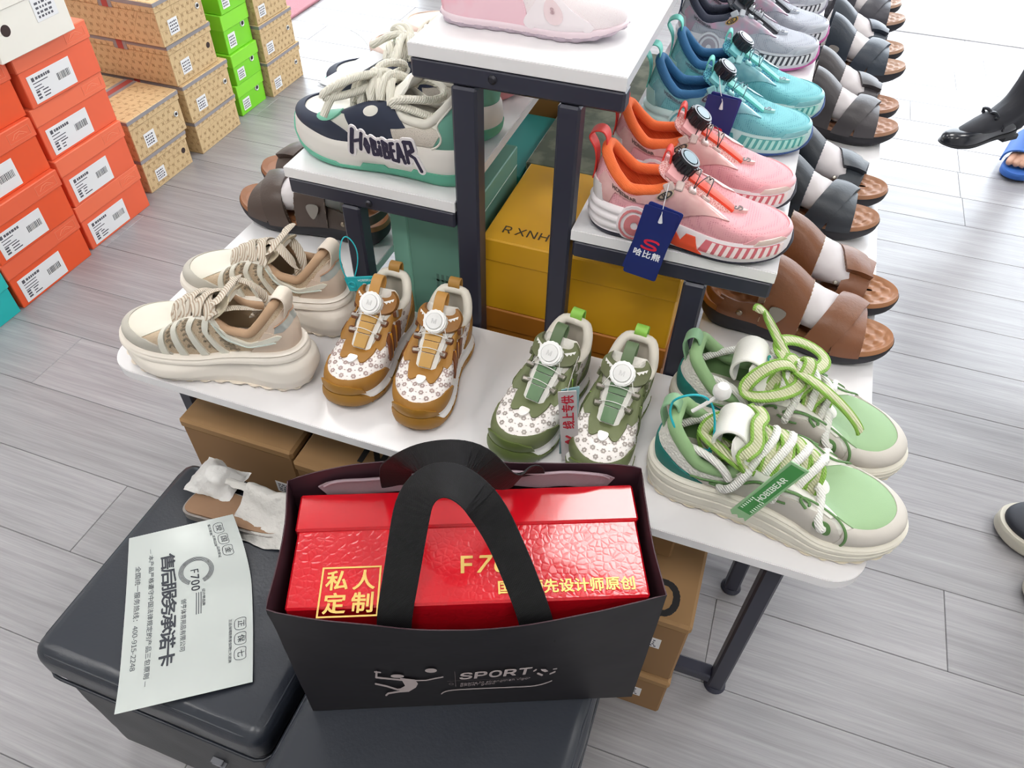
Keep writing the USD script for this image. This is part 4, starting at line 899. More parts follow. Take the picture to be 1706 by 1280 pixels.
solo('trim_2', cbox(-2.2, -.95, YB - .03, YB + .17, -.004, .004, .002), M('#b9babd', .35, metal=.6), kind='structure')
solo('ground', cbox(-8, 9, YB + .17, 14, -.1, -.012), M('#cfcdc8', .8), kind='structure')
# ceiling panels
lampm = usdkit.material(stage, '/World/Looks/lamp', {'e': ('emission', dict(color=(1.0, .975, .94), strength=LAMP))}, surface='e.emission')
for i, (x, y) in enumerate([(.72, 1.62), (-1.25, 1.62), (2.7, 1.62), (.72, -1.1), (-1.25, -1.1), (2.7, -1.1)]):
    w = ('over the far half of the display stand', 'over the stacked shoe boxes', 'over the free floor on the right', 'behind the camera, above the poufs', 'in the near left corner of the room', 'in the near right corner of the room')[i]
    t = thing('ceiling_light', f'square white ceiling light panel {w}', 'ceiling light', (x, y, HC), group='ceiling panels')
    t.add('frame', cat([cbox(-.40, .40, a, a + .02, -.03, 0) for a in (-.40, .38)] + [cbox(a, a + .02, -.38, .38, -.03, 0) for a in (-.40, .38)]), M('#cfcfcf', .4))
    t.add('diffuser', cbox(-.38, .38, -.38, .38, -.022, -.012), lampm)

# ------------------------------------------------------------------ the display stand
BW = M('#e6e4e6', .22, spec=.5); EDGE = BW
BLK = M('#2b2c3b', .40, 'noise', 700, .08, .0003)
def stand(name, label): return thing(name, label, 'display stand', (0, 0, ZF))
def board(ds, x0, x1, y0, y1, z, round_=None, th=.0155):
    p = sg.box(x0, y0, x1, y1)
    if round_:
        p = sg.Polygon([c for c in sg.box(x0, y0, x1, y1 + .2).buffer(-.045).buffer(.045, 12).exterior.coords]).intersection(p)
    inner = p.buffer(-.0008)
    m = cat([extr(p, th - .0016, z - th + .0008), extr(inner, th, z - th)])
    return ds.add('shelf_board', m, BW, 20)
LEN = 1.30
def sq(ds, x0, x1, y0, y1, z0, z1, name='post'): return ds.add(name, cbox(x0, x1, y0, y1, z0, z1, .003), BLK)
def foot(ds, x, y): ds.add('foot', mv(lathe([(0, 0), (.016, 0), (.017, .003), (.013, .010), (0, .010)], 24), x, y, -.44), BLK)
Bm = .0245
BOLT = lathe([(0, .004), (.003, .004), (.0052, .0015), (.0052, 0)], 20)
# low benches: front, left, right
d1 = stand('display_bench', 'low white bench with rounded corners along the front of the display')
board(d1, 0, 1, 0, .25, 0, True)
for x, ys in ((.0145, (.080, .2225)), (.908, (.044, .2225))):
    for y in ys:
        sq(d1, x, x + .0235, y, y + .0235, -.432, -.0156, 'leg'); foot(d1, x + .0117, y + .0117)
sq(d1, .850, .910, .045, .067, -.42, -.400, 'stretcher')
for y in (.081, .223): sq(d1, .038, .908, y, y + .022, -.0375, -.0156, 'rail')
for k, (x0, x1, y1, lab) in enumerate(((0, .25, 1.5, 'low white bench running back on the left, under the dark brown sandals'), (.757, 1.0, 2.25, 'long low white bench running back on the right, under the row of sandals'))):
    d = stand('display_bench', lab)
    board(d, x0, x1, .2515, y1, 0)
    for y in (.30, y1 - .06):
        for x in (x0 + .02 + (.015 if k else 0), x1 - .044 - (0 if k else .012)):
            sq(d, x, x + .0235, y, y + .0235, -.432, -.0156, 'leg'); foot(d, x + .0117, y + .0117)
# the two steps and the high table between them
for x0, x1, z, lx, lab in ((.1755, .4255, .20, .255, 'white step on the left, under the navy and mint shoes'), (.5805, .8285, .198, .7265, 'white step on the right, under the coral and aqua shoes')):
    d = stand('display_step', lab)
    board(d, x0, x1, .252, LEN, z)
    for y in (.2525, LEN - .03):
        sq(d, x0 + .0025, x1 - .001, y, y + .0255, z - .0157 - Bm, z - .0158, 'beam')
        sq(d, lx, lx + .028, y, y + .026, -.432, z - .0168 - Bm, 'leg'); foot(d, lx + .014, y + .013)
    if lx < .5: d.add('bolt', xf(BOLT, frame([.300, .2525, .171], [1, 0, 0], [0, 0, 1])), M('#2b2b33', .35, metal=.4))
d = stand('display_table', 'highest white board of the display on two black posts, under the pink water shoe')
board(d, .3775, .6265, .252, LEN, .394)
for y in (.2525, LEN - .03):
    sq(d, .3785, .6265, y, y + .0255, .394 - .0157 - Bm, .394 - .0158, 'beam')
    for x0, x1 in ((.4265, .458), (.553, .5795)):
        sq(d, x0, x1, y, y + .026, -.432, .394 - .0168 - Bm, 'post'); foot(d, (x0 + x1) / 2, y + .013)
d.add('bolt', xf(BOLT, frame([.478, .2525, .368], [1, 0, 0], [0, 0, 1])), M('#2b2b33', .35, metal=.4))
d = stand('low_shelf', 'low shelf inside the display carrying the yellow and marbled boxes')
d.add('shelf_board', cbox(.30, .722, .29, 1.25, -.146, -.131), BW)
for x in (.32, .66):
    for y in (.55, 1.2): sq(d, x, x + .02, y, y + .02, -.44, -.146, 'leg')

# ------------------------------------------------------------------ shoe boxes
GREYP = M('#8f8a8c', .6)
def sticker(w, h, brand=True, seed=0):
    """price label in local xy: (paper, print)"""
    r = np.random.default_rng(seed); g = []
    def b(x0, y0, x1, y1): g.append(mv(vf(trimesh.creation.box((abs(x1 - x0) * w, abs(y1 - y0) * h, .0002))), (x0 + x1) / 2 * w, (y0 + y1) / 2 * h, .0007))
    if brand:
        b(-.42, .26, -.36, .40)
        x = -.33
        while x < -.02: d = r.uniform(.03, .055); b(x, .28, x + d, .38); x += d + .012
        x = .12
        while x < .42: d = r.uniform(.008, .02); b(x, -.12, x + d, .14); x += d + r.uniform(.008, .018)
        for y in (.17, .05, -.06): b(-.42, y, -.42 + r.uniform(.15, .35), y + .03)
        for y in (-.16, -.27, -.38): b(-.42, y, -.34, y + .07); b(-.28, y, -.28 + r.uniform(.06, .2), y + .04)
    else:
        for i, y in enumerate((.22, .02, -.18, -.36)):
            x = -.38
            while x < .30: d = r.uniform(.06, .16); b(x, y, x + d, y + .10); x += d + .06
    return cbox(-w / 2, w / 2, -h / 2, h / 2, 0, .0006, .0002), cat(g)
KPAT = M('#b4946a', .75, 'cells', 34, .1, .0002, col2='#cdb084', mixlo=.0, mixhi=.035)
INK = M('#56545c', .6); PAPER = M('#e4e3e4', .6)
def shoebox(name, label, x, y0, y1, z0, z1, bm, lm=None, depth=.30, lid=.34, tilt=0., hole=None, stick=None, group=None, mono=False, edge=None, logo=False, extra=None, seed=0, dy=0):
    """a lidded box whose end face looks along +x at plane x"""
    H = z1 - z0; W = y1 - y0; lh = lid * H
    t = thing(name, label, 'shoe box', (x, (y0 + y1) / 2, Z(z0)), tilt, group)
    bc = cbox(-depth, -.003, -W / 2 + .003, W / 2 - .003, .0, H - .004, .0015)
    t.add('body', bc, bm, False); t.add('lid', cbox(-depth - .002, 0, -W / 2, W / 2, H - lh, H - .0004, .0018), lm or bm, False)
    F = lambda yy, zz, xx: frame([xx, yy, zz], [0, 1, 0], [0, 0, 1])
    if stick:
        sx, sy, sw, sh = stick
        pap, pr = sticker(sw * W, sh * H, sw > .3, seed)
        onlid = sy > 1 - lid
        st = t.add('price_label', xf(pap, F((sx - .5) * W, sy * H, .0004 if onlid else -.0028)), PAPER); st.add('label_print', xf(pr, F((sx - .5) * W, sy * H, .0004 if onlid else -.0028)), INK, False, kind='stuff')
    if hole:
        hx, hy, r, metal = hole
        if metal:
            g = t.add('grommet', xf(lathe([(r * .55, .0004), (r * .6, .0024), (r * .8, .003), (r, .0018), (r, 0)], 24), F((hx - .5) * W, hy * H, -.003)), M('#d9d9da', .3, metal=.5))
            g.add('opening', xf(lathe([(0, .0012), (r * .6, .0012)], 24), F((hx - .5) * W, hy * H, -.003)), M('#2c2526', .9))
        else:
            t.add('finger_hole', xf(lathe([(0, .0006), (r, .0006), (r, 0)], 24), F((hx - .5) * W, hy * H, -.003)), M('#3b2c2a', .9))
    if logo:
        a = sg.box(-.030, -.011, .030, .011); 
        t.add('embossed_logo', xf(cat([extr(a.difference(a.buffer(-.0009)), .0006), extr(unary([sg.LineString([(-.02, -.004), (-.01, .005), (.004, .006), (.02, -.004)]).buffer(.0009), sg.LineString([(-.012, -.004), (0, .001), (.012, -.003)]).buffer(.0006)]), .0006)]), F(W * .5 - .042, H - lh * .5, 0)), M('#ef8463', .5), kind='stuff')
    if mono:
        g = []
        gl = text('N', .0085, .0002, True)
        for j, zz in enumerate(np.arange(.012, H - lh - .006, .020)):
            for yy in np.arange(-W / 2 + .014 + .011 * (j % 2), W / 2 - .01, .022): g.append(xf(gl, F(yy, zz, -.0028)))
        for yy in np.arange(-W / 2 + .014, W / 2 - .01, .022): g.append(xf(gl, F(yy, H - lh * .5, .0002)))
        for j, zz in enumerate(np.arange(.012, H - .006, .020)):
            for xx in np.arange(-depth + .014 + .011 * (j % 2), -.01, .022): g.append(xf(gl, frame([xx, -W / 2 + (.0028 if zz < H - lh else -.0002), zz], [1, 0, 0], [0, 0, 1])))
        for yy in np.arange(-W / 2 + .014, W / 2 - .01, .024):
            for xx in np.arange(-depth + .014, -.01, .024): g.append(xf(gl, frame([xx, yy, H - .0004], [0, 1, 0], [-1, 0, 0])))
        t.add('monogram_print', cat(g), M('#a5865e', .75), False, kind='stuff')
        e = [cbox(-.0005, .0008, -W / 2, W / 2, H - .012, H - .0025, .0002), cbox(-depth, 0, -W / 2 - .0008, -W / 2 + .0005, H - .012, H - .0025, .0002)]
        t.add('grey_edging', cat(e), GREYP, False)
        for xx, ww, mm in ((-.155, .044, GREYP), (-.155, .020, M('#a8463f', .6))):
            o = .0002 if ww > .03 else .0004
            t.add('lid_stripe', cat([cbox(xx - ww / 2, xx + ww / 2, -W / 2 - .0008 - o, -W / 2 + .001, H - lh, H - .003, .0001), cbox(xx - ww / 2, xx + ww / 2, -W / 2, W / 2, H - .001, H + o, .0001)]), M('#6f7f62', .6) if ww > .03 and False else mm, False)
    return t
OR = [M('#e65426', .42, 'noise', 30, .06, .001), M('#e8633f', .42, 'noise', 30, .06, .001), M('#ec704c', .42, 'noise', 30, .06, .001)]
tiers = ('lowest', 'second from the floor', 'third from the floor', 'topmost')
for i, (a, b, y0, y1, dx) in enumerate([(-.44, -.317, .388, .620, 0), (-.317, -.196, .389, .621, .006), (-.196, -.072, .390, .624, -.004), (-.072, .050, .397, .632, -.012)]):
    shoebox('orange_shoe_box', 'bright orange shoe box in the nearer orange stack, ' + (tiers[i] if i < 3 else 'topmost, with a round hole'), -.757 + dx, y0, y1, a, b, OR[0], OR[1], stick=(.36, .30, .56, .50) if i < 3 else None, hole=(.30, .42, .011, False) if i == 3 else None, group='orange shoe boxes', logo=True, seed=i)
for i, (a, b, y0, y1, dx) in enumerate([(-.44, -.315, .632, .862, 0), (-.315, -.190, .634, .860, .004), (-.190, -.066, .636, .864, -.002), (-.066, .054, .642, .866, .006)]):
    shoebox('orange_shoe_box', 'orange red shoe box in the farther orange stack, ' + tiers[i] + (', under the white box' if i == 3 else ''), -.768 + dx, y0, y1, a, b, OR[1], OR[2], stick=(.36, .30, .56, .50), group='orange shoe boxes', logo=True, seed=10 + i)
shoebox('white_shoe_box', 'white shoe box with a round hole on top of the orange stack', -.735, .60, .815, .054, .185, M('#e9e4da', .55), hole=(.20, .42, .0115, False), stick=(.72, .50, .28, .34), seed=31, lid=.3)
shoebox('teal_shoe_box', 'turquoise shoe box on the floor at the left edge', -.757, .16, .384, -.44, -.319, M('#1fb0ae', .45), M('#27b7b3', .45), lid=.42)
G1 = 'monogrammed kraft shoe boxes'
stk = (.30, .34, .2, .34)
for i, (a, b, y0, y1, dx) in enumerate([(-.44, -.337, .906, 1.100, 0), (-.337, -.222, .902, 1.112, .006)]):
    shoebox('kraft_shoe_box', 'tan monogrammed shoe box in the short stack beside the orange boxes, ' + ('lower one' if i == 0 else 'striped upper one'), -.80 + dx, y0, y1, a, b, KPAT, hole=(.86, .48, .008, i == 1), stick=stk, group=G1, mono=True, lid=.24, seed=40 + i)
for i, (a, b, y0, y1, dx, ti) in enumerate([(-.44, -.338, 1.142, 1.352, 0, .02), (-.338, -.226, 1.135, 1.345, .006, -.01), (-.226, -.112, 1.128, 1.325, -.002, .01), (-.112, .004, 1.115, 1.31, .008, 0), ]):
    shoebox('kraft_shoe_box', 'tan monogrammed shoe box in the tall stack left of lime, ' + tiers[i], -.80 + dx, y0, y1, a, b, KPAT, hole=(.86, .48, .008, i in (1, 3)) if i else None, stick=stk if i else None, group=G1, mono=True, lid=.24, tilt=ti, seed=50 + i)
LM = M('#79cf1f', .45); LM2 = M('#86d92c', .45)
for i, (a, b) in enumerate([(-.44, -.34), (-.34, -.245), (-.245, -.13), (-.13, -.02), (-.02, .09)]):
    shoebox('lime_shoe_box', 'lime green shoe box in the stack between two kraft stacks, ' + ('lowest', 'second from the floor', 'third from the floor', 'fourth from the floor', 'topmost')[i], -.825 + .006 * (i % 2), 1.392 + .004 * i, 1.537, a, b, LM, LM2, hole=(.72, .55, .0105, True) if i < 4 else None, stick=(.26, .30, .26, .36), group='lime shoe boxes', lid=.4, seed=60 + i)
for i, (a, b) in enumerate([(-.44, -.322), (-.322, -.205), (-.205, -.09)]):
    shoebox('kraft_shoe_box', 'tan monogrammed shoe box in the farthest stack behind lime, ' + ('lowest', 'middle', 'topmost')[i], -.805, 1.545, 1.745 - .01 * i, a, b, KPAT, hole=(.82, .5, .008, True), stick=(.22, .30, .2, .3), group=G1, mono=True, lid=.24, seed=70 + i)
solo('door_mat', cbox(-2.1, -1.115, 2.1, 2.75, 0.0, .012, .003), M('#b9808a', .9, 'noise', 300, .6, .002), 'dull pink entrance mat on the floor behind the farthest boxes', 'mat')
# boxes inside the stand (their faces look at the camera, along -y)
def frontbox(name, label, x0, x1, y0, y1, z0, z1, bm, lm=None, lid=.3, group=None):
    t = thing(name, label, 'shoe box', ((x0 + x1) / 2, y0, Z(z0)), 0, group); w = (x1 - x0) / 2; H = z1 - z0; D = y1 - y0
    t.add('body', cbox(-w + .002, w - .002, .002, D - .002, 0, H - .003, .0015), bm, False); t.add('lid', cbox(-w, w, 0, D, H * (1 - lid), H, .002), lm or bm, False)
    return t
LETTERS = (('R', .4704, .3296), ('X', .4897, .3300), ('N', .5064, .3300), ('H', .5235, .3298))
YE = M('#e3aa1e', .5, 'noise', 25, .05, .001); YL = M('#d59a3a', .5, 'noise', 25, .05, .001)
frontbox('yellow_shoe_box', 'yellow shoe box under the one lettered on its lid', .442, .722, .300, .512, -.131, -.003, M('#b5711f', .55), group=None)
t = frontbox('yellow_shoe_box', 'yellow shoe box with dark capital letters on its lid, behind the posts', .442, .722, .300, .514, -.003, .121, YE)
for ch, lx, ly in LETTERS: t.add('lid_letter', xf(text(ch, .0165, .0003), frame([lx - .582, ly - .300, .1242], [1.3, 0, 0], [0, 1, 0])), M('#4a3a22', .6), False)
MINT = M('#7fb5a2', .5)
t = thing('mint_shoe_box', 'pale mint shoe box standing on its end behind the left post', 'shoe box', (.3675, .290, Z(-.131)))
t.add('body', cbox(-.034, .0555, .002, .215, 0, .282, .0015), M('#6f9f8f', .5), False); t.add('lid', cbox(-.0605, -.033, 0, .217, 0, .284, .002), MINT, False)
t.add('seam_edge', cbox(.0550, .0562, .004, .213, .250, .2516, .0003), M('#c9d6cf', .5), False)
t.add('printed_mark', xf(cat([mv(vf(trimesh.creation.box((.004, .022, .0004))), -.012 + .0075 * i, 0, 0) for i in range(3)] + [mv(vf(trimesh.creation.box((.020, .003, .0004))), -.005, -.012 + .012 * i, 0) for i in range(2)]), frame([.020, .0016, .165], [1, 0, 0], [0, 0, 1])), M('#5d7f74', .6), False, kind='stuff')
CAMO = M('#59604f', .6, 'noise', 28, .05, .001, col2='#7f8470', mixlo=.42, mixhi=.6)
frontbox('camouflage_shoe_box', 'green grey marbled shoe box just behind the yellow box', .425, .718, .540, .775, -.131, .105, CAMO)
frontbox('camouflage_shoe_box', 'green grey marbled shoe box in the back row behind the coral shoes', .435, .720, .785, 1.02, -.131, .112, CAMO)
frontbox('teal_shoe_box', 'teal shoe box between the mint box and the marbled box', .300, .420, .525, .74, -.131, .085, M('#2f8f8a', .5))
frontbox('brown_shoe_box', 'orange brown carton seen through the gap under the top board', .330, .432, .765, .98, -.131, .12, M('#9a6a34', .6))
frontbox('teal_shoe_box', 'dark teal shoe box on the floor under the left bench', .05, .248, .33, .54, -.44, -.33, M('#2b7f74', .5))
frontbox('teal_shoe_box', 'dark teal shoe box under the left bench, upper one of two', .05, .250, .33, .54, -.33, -.22, M('#2b7f74', .5))
# corrugated cartons under the front board
CB = M('#8d6a45', .75, 'noise', 40, .12, .002); CB2 = M('#99764e', .75, 'noise', 40, .1, .002)
def carton(label, x0, x1, y0, y1, z0, z1, letter=None, lx=0, ly=0, sticker_=None, ls=.06, side=None, tilt=0.):
    t = thing('cardboard_box', label, 'cardboard box', ((x0 + x1) / 2, y0, Z(z0)), tilt, 'brown cartons under the front board'); w = (x1 - x0) / 2; H = z1 - z0; D = y1 - y0
    t.add('body', cbox(-w, w, 0, D, 0, H - .016, .003), CB, False)
    t.add('lid', cbox(-w - .002, w + .002, -.002, D + .002, H - .018, H, .004), CB2, False)
    if letter: t.add('printed_letter', xf(text(letter, ls, .0003, True), frame([lx, ly, H], [1, 0, 0], [0, 1, 0])), M('#1d1c1e', .6), False)
    if sticker_:
        sx, sz = sticker_; pap, pr = sticker(.034, .026, False, 5)
        s_ = t.add('price_label', xf(pap, frame([sx, 0, sz], [1, 0, 0], [0, 0, 1])), PAPER); s_.add('label_print', xf(pr, frame([sx, 0, sz], [1, 0, 0], [0, 0, 1])), INK, False, kind='stuff')
    if side:
        t.add('printed_letter', xf(text(side, .03, .0003, True), frame([w, D * .45, H * .45], [0, 1, 0], [0, 0, 1])), M('#1d1c1e', .6), False)
    return t
carton('brown carton under the left end of the front board, top of its stack', .060, .250, .028, .21, -.28, -.12, 'N', .03, .12, (.066, .060), .05)
carton('brown carton on the floor under the left end of the board', .058, .252, .026, .21, -.44, -.281)
carton('brown carton with a black printed letter, next to the left carton', .262, .470, .016, .21, -.28, -.12, 'N', .0, .055, None, .045)
carton('brown carton on the floor under the lettered carton', .262, .470, .016, .21, -.44, -.281)
carton('brown carton on the floor behind the bag, lowest of three', .575, .845, -.018, .125, -.44, -.331, None, side='S', sticker_=(.085, .05))
carton('brown carton behind the bag with a price sticker, second of three', .573, .845, -.014, .13, -.330, -.167, 'O', .092, .03, (.09, .095), .05, side='C')
carton('brown carton pushed under the front board behind the bag, topmost', .573, .80, .075, .20, -.166, -.05)
# ------------------------------------------------------------------ shoes on the stand
CORAL = dict(mesh='#e3a3aa', mesh2='#c77c8a', lining='#d9531f', collar='#ee6f35', tongue='#eccdc8', tongue2='#cf8a88', out='#232334', mid='#e3dcdf', panel='#cc6670', stripe='#ead9d8', swoosh='#e24f2e', ring='#cf7c7f', toe='#e4a9b0', guard='#e4cdc6', frame='#d8aca9', frame2='#cf9c9b', badge='#b9a58e', ink='#5a4440', loop='#c4aea9', wire='#2b2328', plate='#e2a3a5', strap='#e64a2c', dial='#1c1d22', dialcap='#3f565c', vbadge='#e2b9b6', tab='#df3a30', heel='#e3dcdd')
AQUA = dict(mesh='#6fb5bd', mesh2='#3d7f93', lining='#1d4f7c', collar='#2a6796', tongue='#6fc3c8', tongue2='#256d8c', out='#2c4f8c', mid='#b9d3d2', panel='#4f9f9c', stripe='#a4d6cd', swoosh='#4d9a9c', ring='#5a9aa3', toe='#72b7be', guard='#86bfc6', frame='#7fb0b8', frame2='#5f96a3', badge='#8f9aa8', ink='#4d5f6e', loop='#8fc6c9', wire='#234a5c', plate='#6fb9bf', strap='#74cfc4', dial='#20222a', dialcap='#3c4248', vbadge='#9fd3cf', tab='#6fcfc0', heel='#9cc7c6')
GREY = dict(mesh='#a9adb8', mesh2='#74788a', lining='#3a4058', collar='#34384a', tongue='#5a5d68', tongue2='#2b2c34', out='#c0549c', mid='#c9cbd3', panel='#3b3c45', stripe='#d3d5da', swoosh='#b85a98', ring='#8f8a96', toe='#b1b5bf', guard='#b6bcc6', frame='#9a9eab', frame2='#c08fa5', badge='#c9a04a', ink='#33343c', loop='#b4b8c0', wire='#26272e', plate='#44464f', strap='#33343a', dial='#1d1e23', dialcap='#3c4048', vbadge='#b9bec9', tab='#40536f', heel='#b9bcc8')
GREY2 = dict(GREY, mesh='#b2b6c0', out='#8f8a9c')
t = put('sneaker', 'coral pink running shoe nearest the camera, with a blue hang tag', (.596, .285), (.832, .289), Z(.198), 'pair of coral running shoes'); runner(t, CORAL, -1, .237)
t = put('sneaker', 'coral pink running shoe behind the one with the hang tag', (.592, .396), (.827, .408), Z(.198), 'pair of coral running shoes'); runner(t, CORAL, 1, .235)
t = put('sneaker', 'aqua blue running shoe beside the coral pair, with a blue hang tag', (.602, .548), (.836, .558), Z(.198), 'pair of aqua running shoes'); runner(t, AQUA, -1, .234)
t = put('sneaker', 'aqua blue running shoe between its twin and the grey shoe', (.612, .652), (.846, .668), Z(.198), 'pair of aqua running shoes'); runner(t, AQUA, 1, .234)
t = put('sneaker', 'grey and black running shoe with a magenta sole beside the aqua pair', (.592, .838), (.826, .850), Z(.198), 'pair of grey running shoes'); runner(t, GREY, -1, .234)
t = put('sneaker', 'grey running shoe with a magenta sole, farther one of the pair', (.602, .940), (.836, .956), Z(.198), 'pair of grey running shoes'); runner(t, GREY, 1, .234)
t = put('sneaker', 'pale grey running shoe at the top edge of the picture', (.592, 1.075), (.826, 1.09), Z(.198)); runner(t, GREY2, -1, .234)
AMB = dict(print='#a8938f', rub='#9c6f28', ov='#a0702b', strap='#7a4420', str2='#dd9a2a', guide='#6d4026', tan='#bd9044', plate='#966324', tab='#b98742', htab='#a87c3c')
OLV = dict(print='#a39a94', rub='#5c6a38', ov='#68704a', strap='#5f6a42', str2='#a8d35a', guide='#5d6148', tan='#5e7f58', plate='#666b48', tab='#5a6e4c', htab='#8fc552')
t = put('kids_sneaker', 'amber brown kids shoe with a white dial, left one next to the cream shoe', (.352, .222), (.350, .040), Z(0), 'amber kids pair'); hiker(t, AMB, 1, .182)
t = put('kids_sneaker', 'amber brown kids shoe with a white dial, right one of the amber pair', (.440, .218), (.447, .036), Z(0), 'amber kids pair'); hiker(t, AMB, -1, .182)
t = put('kids_sneaker', 'olive green kids shoe with a white dial, left one with paper tag at its side', (.612, .212), (.580, .028), Z(0), 'olive kids pair'); hiker(t, OLV, 1, .186)
t = put('kids_sneaker', 'olive green kids shoe with a white dial, right one beside the white rope shoe', (.694, .210), (.680, .022), Z(0), 'olive kids pair'); hiker(t, OLV, -1, .186)
t = put('sneaker', 'cream chunky sneaker at the front left corner of the stand', (.287, .074), (.020, .037), Z(0), 'cream chunky pair'); cream(t, 1, .268)
t = put('sneaker', 'cream chunky sneaker behind its twin, with a turquoise security tag', (.291, .182), (.024, .176), Z(0), 'cream chunky pair'); cream(t, -1, .267)
t = put('sneaker', 'white and green skate shoe nearest the camera, turquoise loop at its collar', (.742, .082), (1.024, .070), Z(0), 'white and green skate pair'); skate(t, -1, .285)
t = put('sneaker', 'white and green skate shoe behind its twin, with a bow in the laces', (.745, .198), (1.024, .190), Z(0), 'white and green skate pair'); skate(t, 1, .283, False)
_h, _q = np.array([.432, .312]), np.array([.166, .324]); _d = (_q - _h) / np.linalg.norm(_q - _h); _c = np.array([.3385, .2455]) - _h
CHARM = (float(_c @ _d), float(_c @ np.array([-_d[1], _d[0]])), .062)
t = put('sneaker', 'navy, white and mint sneaker with a lettered rubber charm on its side', (.432, .312), (.166, .324), Z(.20), 'navy and mint pair'); retro(t, 1, .266, CHARM)
t = put('sneaker', 'navy, white and mint sneaker behind the one with the charm', (.420, .432), (.153, .440), Z(.20), 'navy and mint pair'); retro(t, -1, .267, False)
t = put('sneaker', 'cream and pale pink sneaker behind the navy pair', (.400, .565), (.145, .580), Z(.20), 'cream and pink pair'); plainpink(t, 1, .255)
t = put('sneaker', 'cream and pale pink sneaker farthest along the left step', (.405, .675), (.155, .685), Z(.20), 'cream and pink pair'); plainpink(t, -1, .25)
t = put('water_shoe', 'white and pink low shoe on the top board', (.385, .335), (.602, .352), Z(.394)); aqua(t, -1, .216)
# sandals
SB = [('brown', dict(bed='#a5714c', lea='#744629', lea2='#794a2e', st='#b09a80')), ('black', dict(bed='#a57556', lea='#2a3038', lea2='#2e343c', st='#59606a')), ('grey brown', dict(bed='#a67a60', lea='#413d40', lea2='#474347', st='#77706c')), ('blue black', dict(bed='#ad8870', lea='#2c3440', lea2='#333c48', st='#5b6472')), ('charcoal', dict(bed='#ad8b76', lea='#3b3a42', lea2='#403f47', st='#66646c'))]
spots = [((.750, .405), (1.015, .385)), ((.757, .522), (1.022, .500)), ((.728, .715), (.992, .690)), ((.740, .826), (1.005, .802)), ((.757, 1.058), (1.022, 1.040)), ((.760, 1.165), (1.024, 1.150)), ((.774, 1.365), (1.038, 1.345)), ((.774, 1.475), (1.036, 1.462)), ((.776, 1.665), (1.040, 1.645)), ((.768, 1.775), (1.032, 1.765))]
where = ('behind the white rope-laced shoe', 'beside the coral shoes', 'beside the aqua shoes', 'beside the grey shoes', 'at the top end of the strip')
for i, (h, q) in enumerate(spots):
    c, d = SB[i // 2]
    L = float(np.hypot(q[0] - h[0], q[1] - h[1]))
    t = put('sandal', f'{c} leather sandal {where[i // 2]}, ' + ('nearer one of its pair' if i % 2 == 0 else 'farther one of its pair'), h, q, Z(0), f'{c} sandals on the right strip'); sandal(t, d, 1 if i % 2 else -1, L)
DB = dict(bed='#96623f', lea='#463730', lea2='#4c3d36', st='#8a7a6e')
t = put('sandal', 'dark brown leather sandal behind the cream shoes, nearer one', (.243, .395), (-.030, .392), Z(0), 'dark brown sandals on the left strip'); sandal(t, DB, 1, .273, False)
t = put('sandal', 'dark brown leather sandal half hidden under the left step', (.215, .503), (-.050, .497), Z(0), 'dark brown sandals on the left strip'); sandal(t, DB, -1, .266, False)
# ------------------------------------------------------------------ poufs, bag, red box, card, paper
LEA = M('#262a33', .34, 'noise', 260, .25, .0008, spec=.55); LEA_S = M('#22242a', .45, 'noise', 200, .25, .001)
PT = Z(-.13)
def pouf(label, x0, x1, y0, y1, h, tag_=False):
    t = thing('pouf', label, 'pouf', ((x0 + x1) / 2, (y0 + y1) / 2, 0), 0, 'black leather cube poufs'); w, d = (x1 - x0) / 2, (y1 - y0) / 2
    def rounded(w, d, z0, z1, r, puff=0.0):
        n = 15; u = np.linspace(-1, 1, n); X, Y = np.meshgrid(u, u, indexing='ij')
        m = man(manifold3d.Manifold.batch_hull([manifold3d.Manifold.sphere(r, 20).translate([sx * (w - r), sy * (d - r), z]) for sx in (-1, 1) for sy in (-1, 1) for z in (z0 + r, z1 - r)]).refine_to_length(.022))
        v = m[0].copy(); k = np.clip((v[:, 2] - z0) / (z1 - z0), 0, 1)
        v[:, 2] += puff * (1 - (v[:, 0] / w) ** 2) * (1 - (v[:, 1] / d) ** 2) * (k > .6)
        v += (meshkit.fbm(v * 18, 3, 7)[:, None] - .5) * np.array([.004, .004, .003])
        return v, m[1]
    t.add('body', rounded(w - .006, d - .006, .004, h - .055, .014), LEA_S, 60)
    t.add('cushion', rounded(w, d, h - .066, h, .020, .0), LEA, 60)
    def ring(z, o, r=.0022, n=40):
        p = sg.box(-w - o, -d - o, w + o, d + o).buffer(-.022).buffer(.022, 8).exterior
        q = np.array([p.interpolate(k, True).coords[0] for k in np.linspace(0, 1, 120, endpoint=False)])
        return tube(np.c_[q, np.full(len(q), z)], r, 6, closed=True)
    t.add('piping', ring(h - .0075, -.0062), LEA, 60); t.add('piping', ring(h - .060, .0005), LEA, 60)
    for a in (-.33, .33): t.add('seam', tube(np.array([[-w + .006, d * a, h + .0002], [0, d * a, h + .0003], [w - .006, d * a, h + .0002]]), .0011, 6), LEA_S) if False else None
    for sx in (-1, 1):
        for sy in (-1, 1): t.add('foot', mv(lathe([(0, 0), (.014, 0), (.016, .006), (0, .006)], 16), sx * (w - .03), sy * (d - .03), 0), BLK)
    if tag_: t.add('care_tag', cat([cbox(w * .30, w * .42, -d - .001, -d + .006, h * .44, h * .448, .0004), cbox(w * .30, w * .40, -d - .001, -d + .006, h * .465, h * .473, .0004)]), M('#7c7d84', .6), False)
    return t
pouf('black leather pouf on the left, under the silver card and the crumpled paper', .108, .424, -.332, -.024, PT, True)
pouf('black leather pouf under the black shopping bag', .438, .756, -.400, -.082, PT)
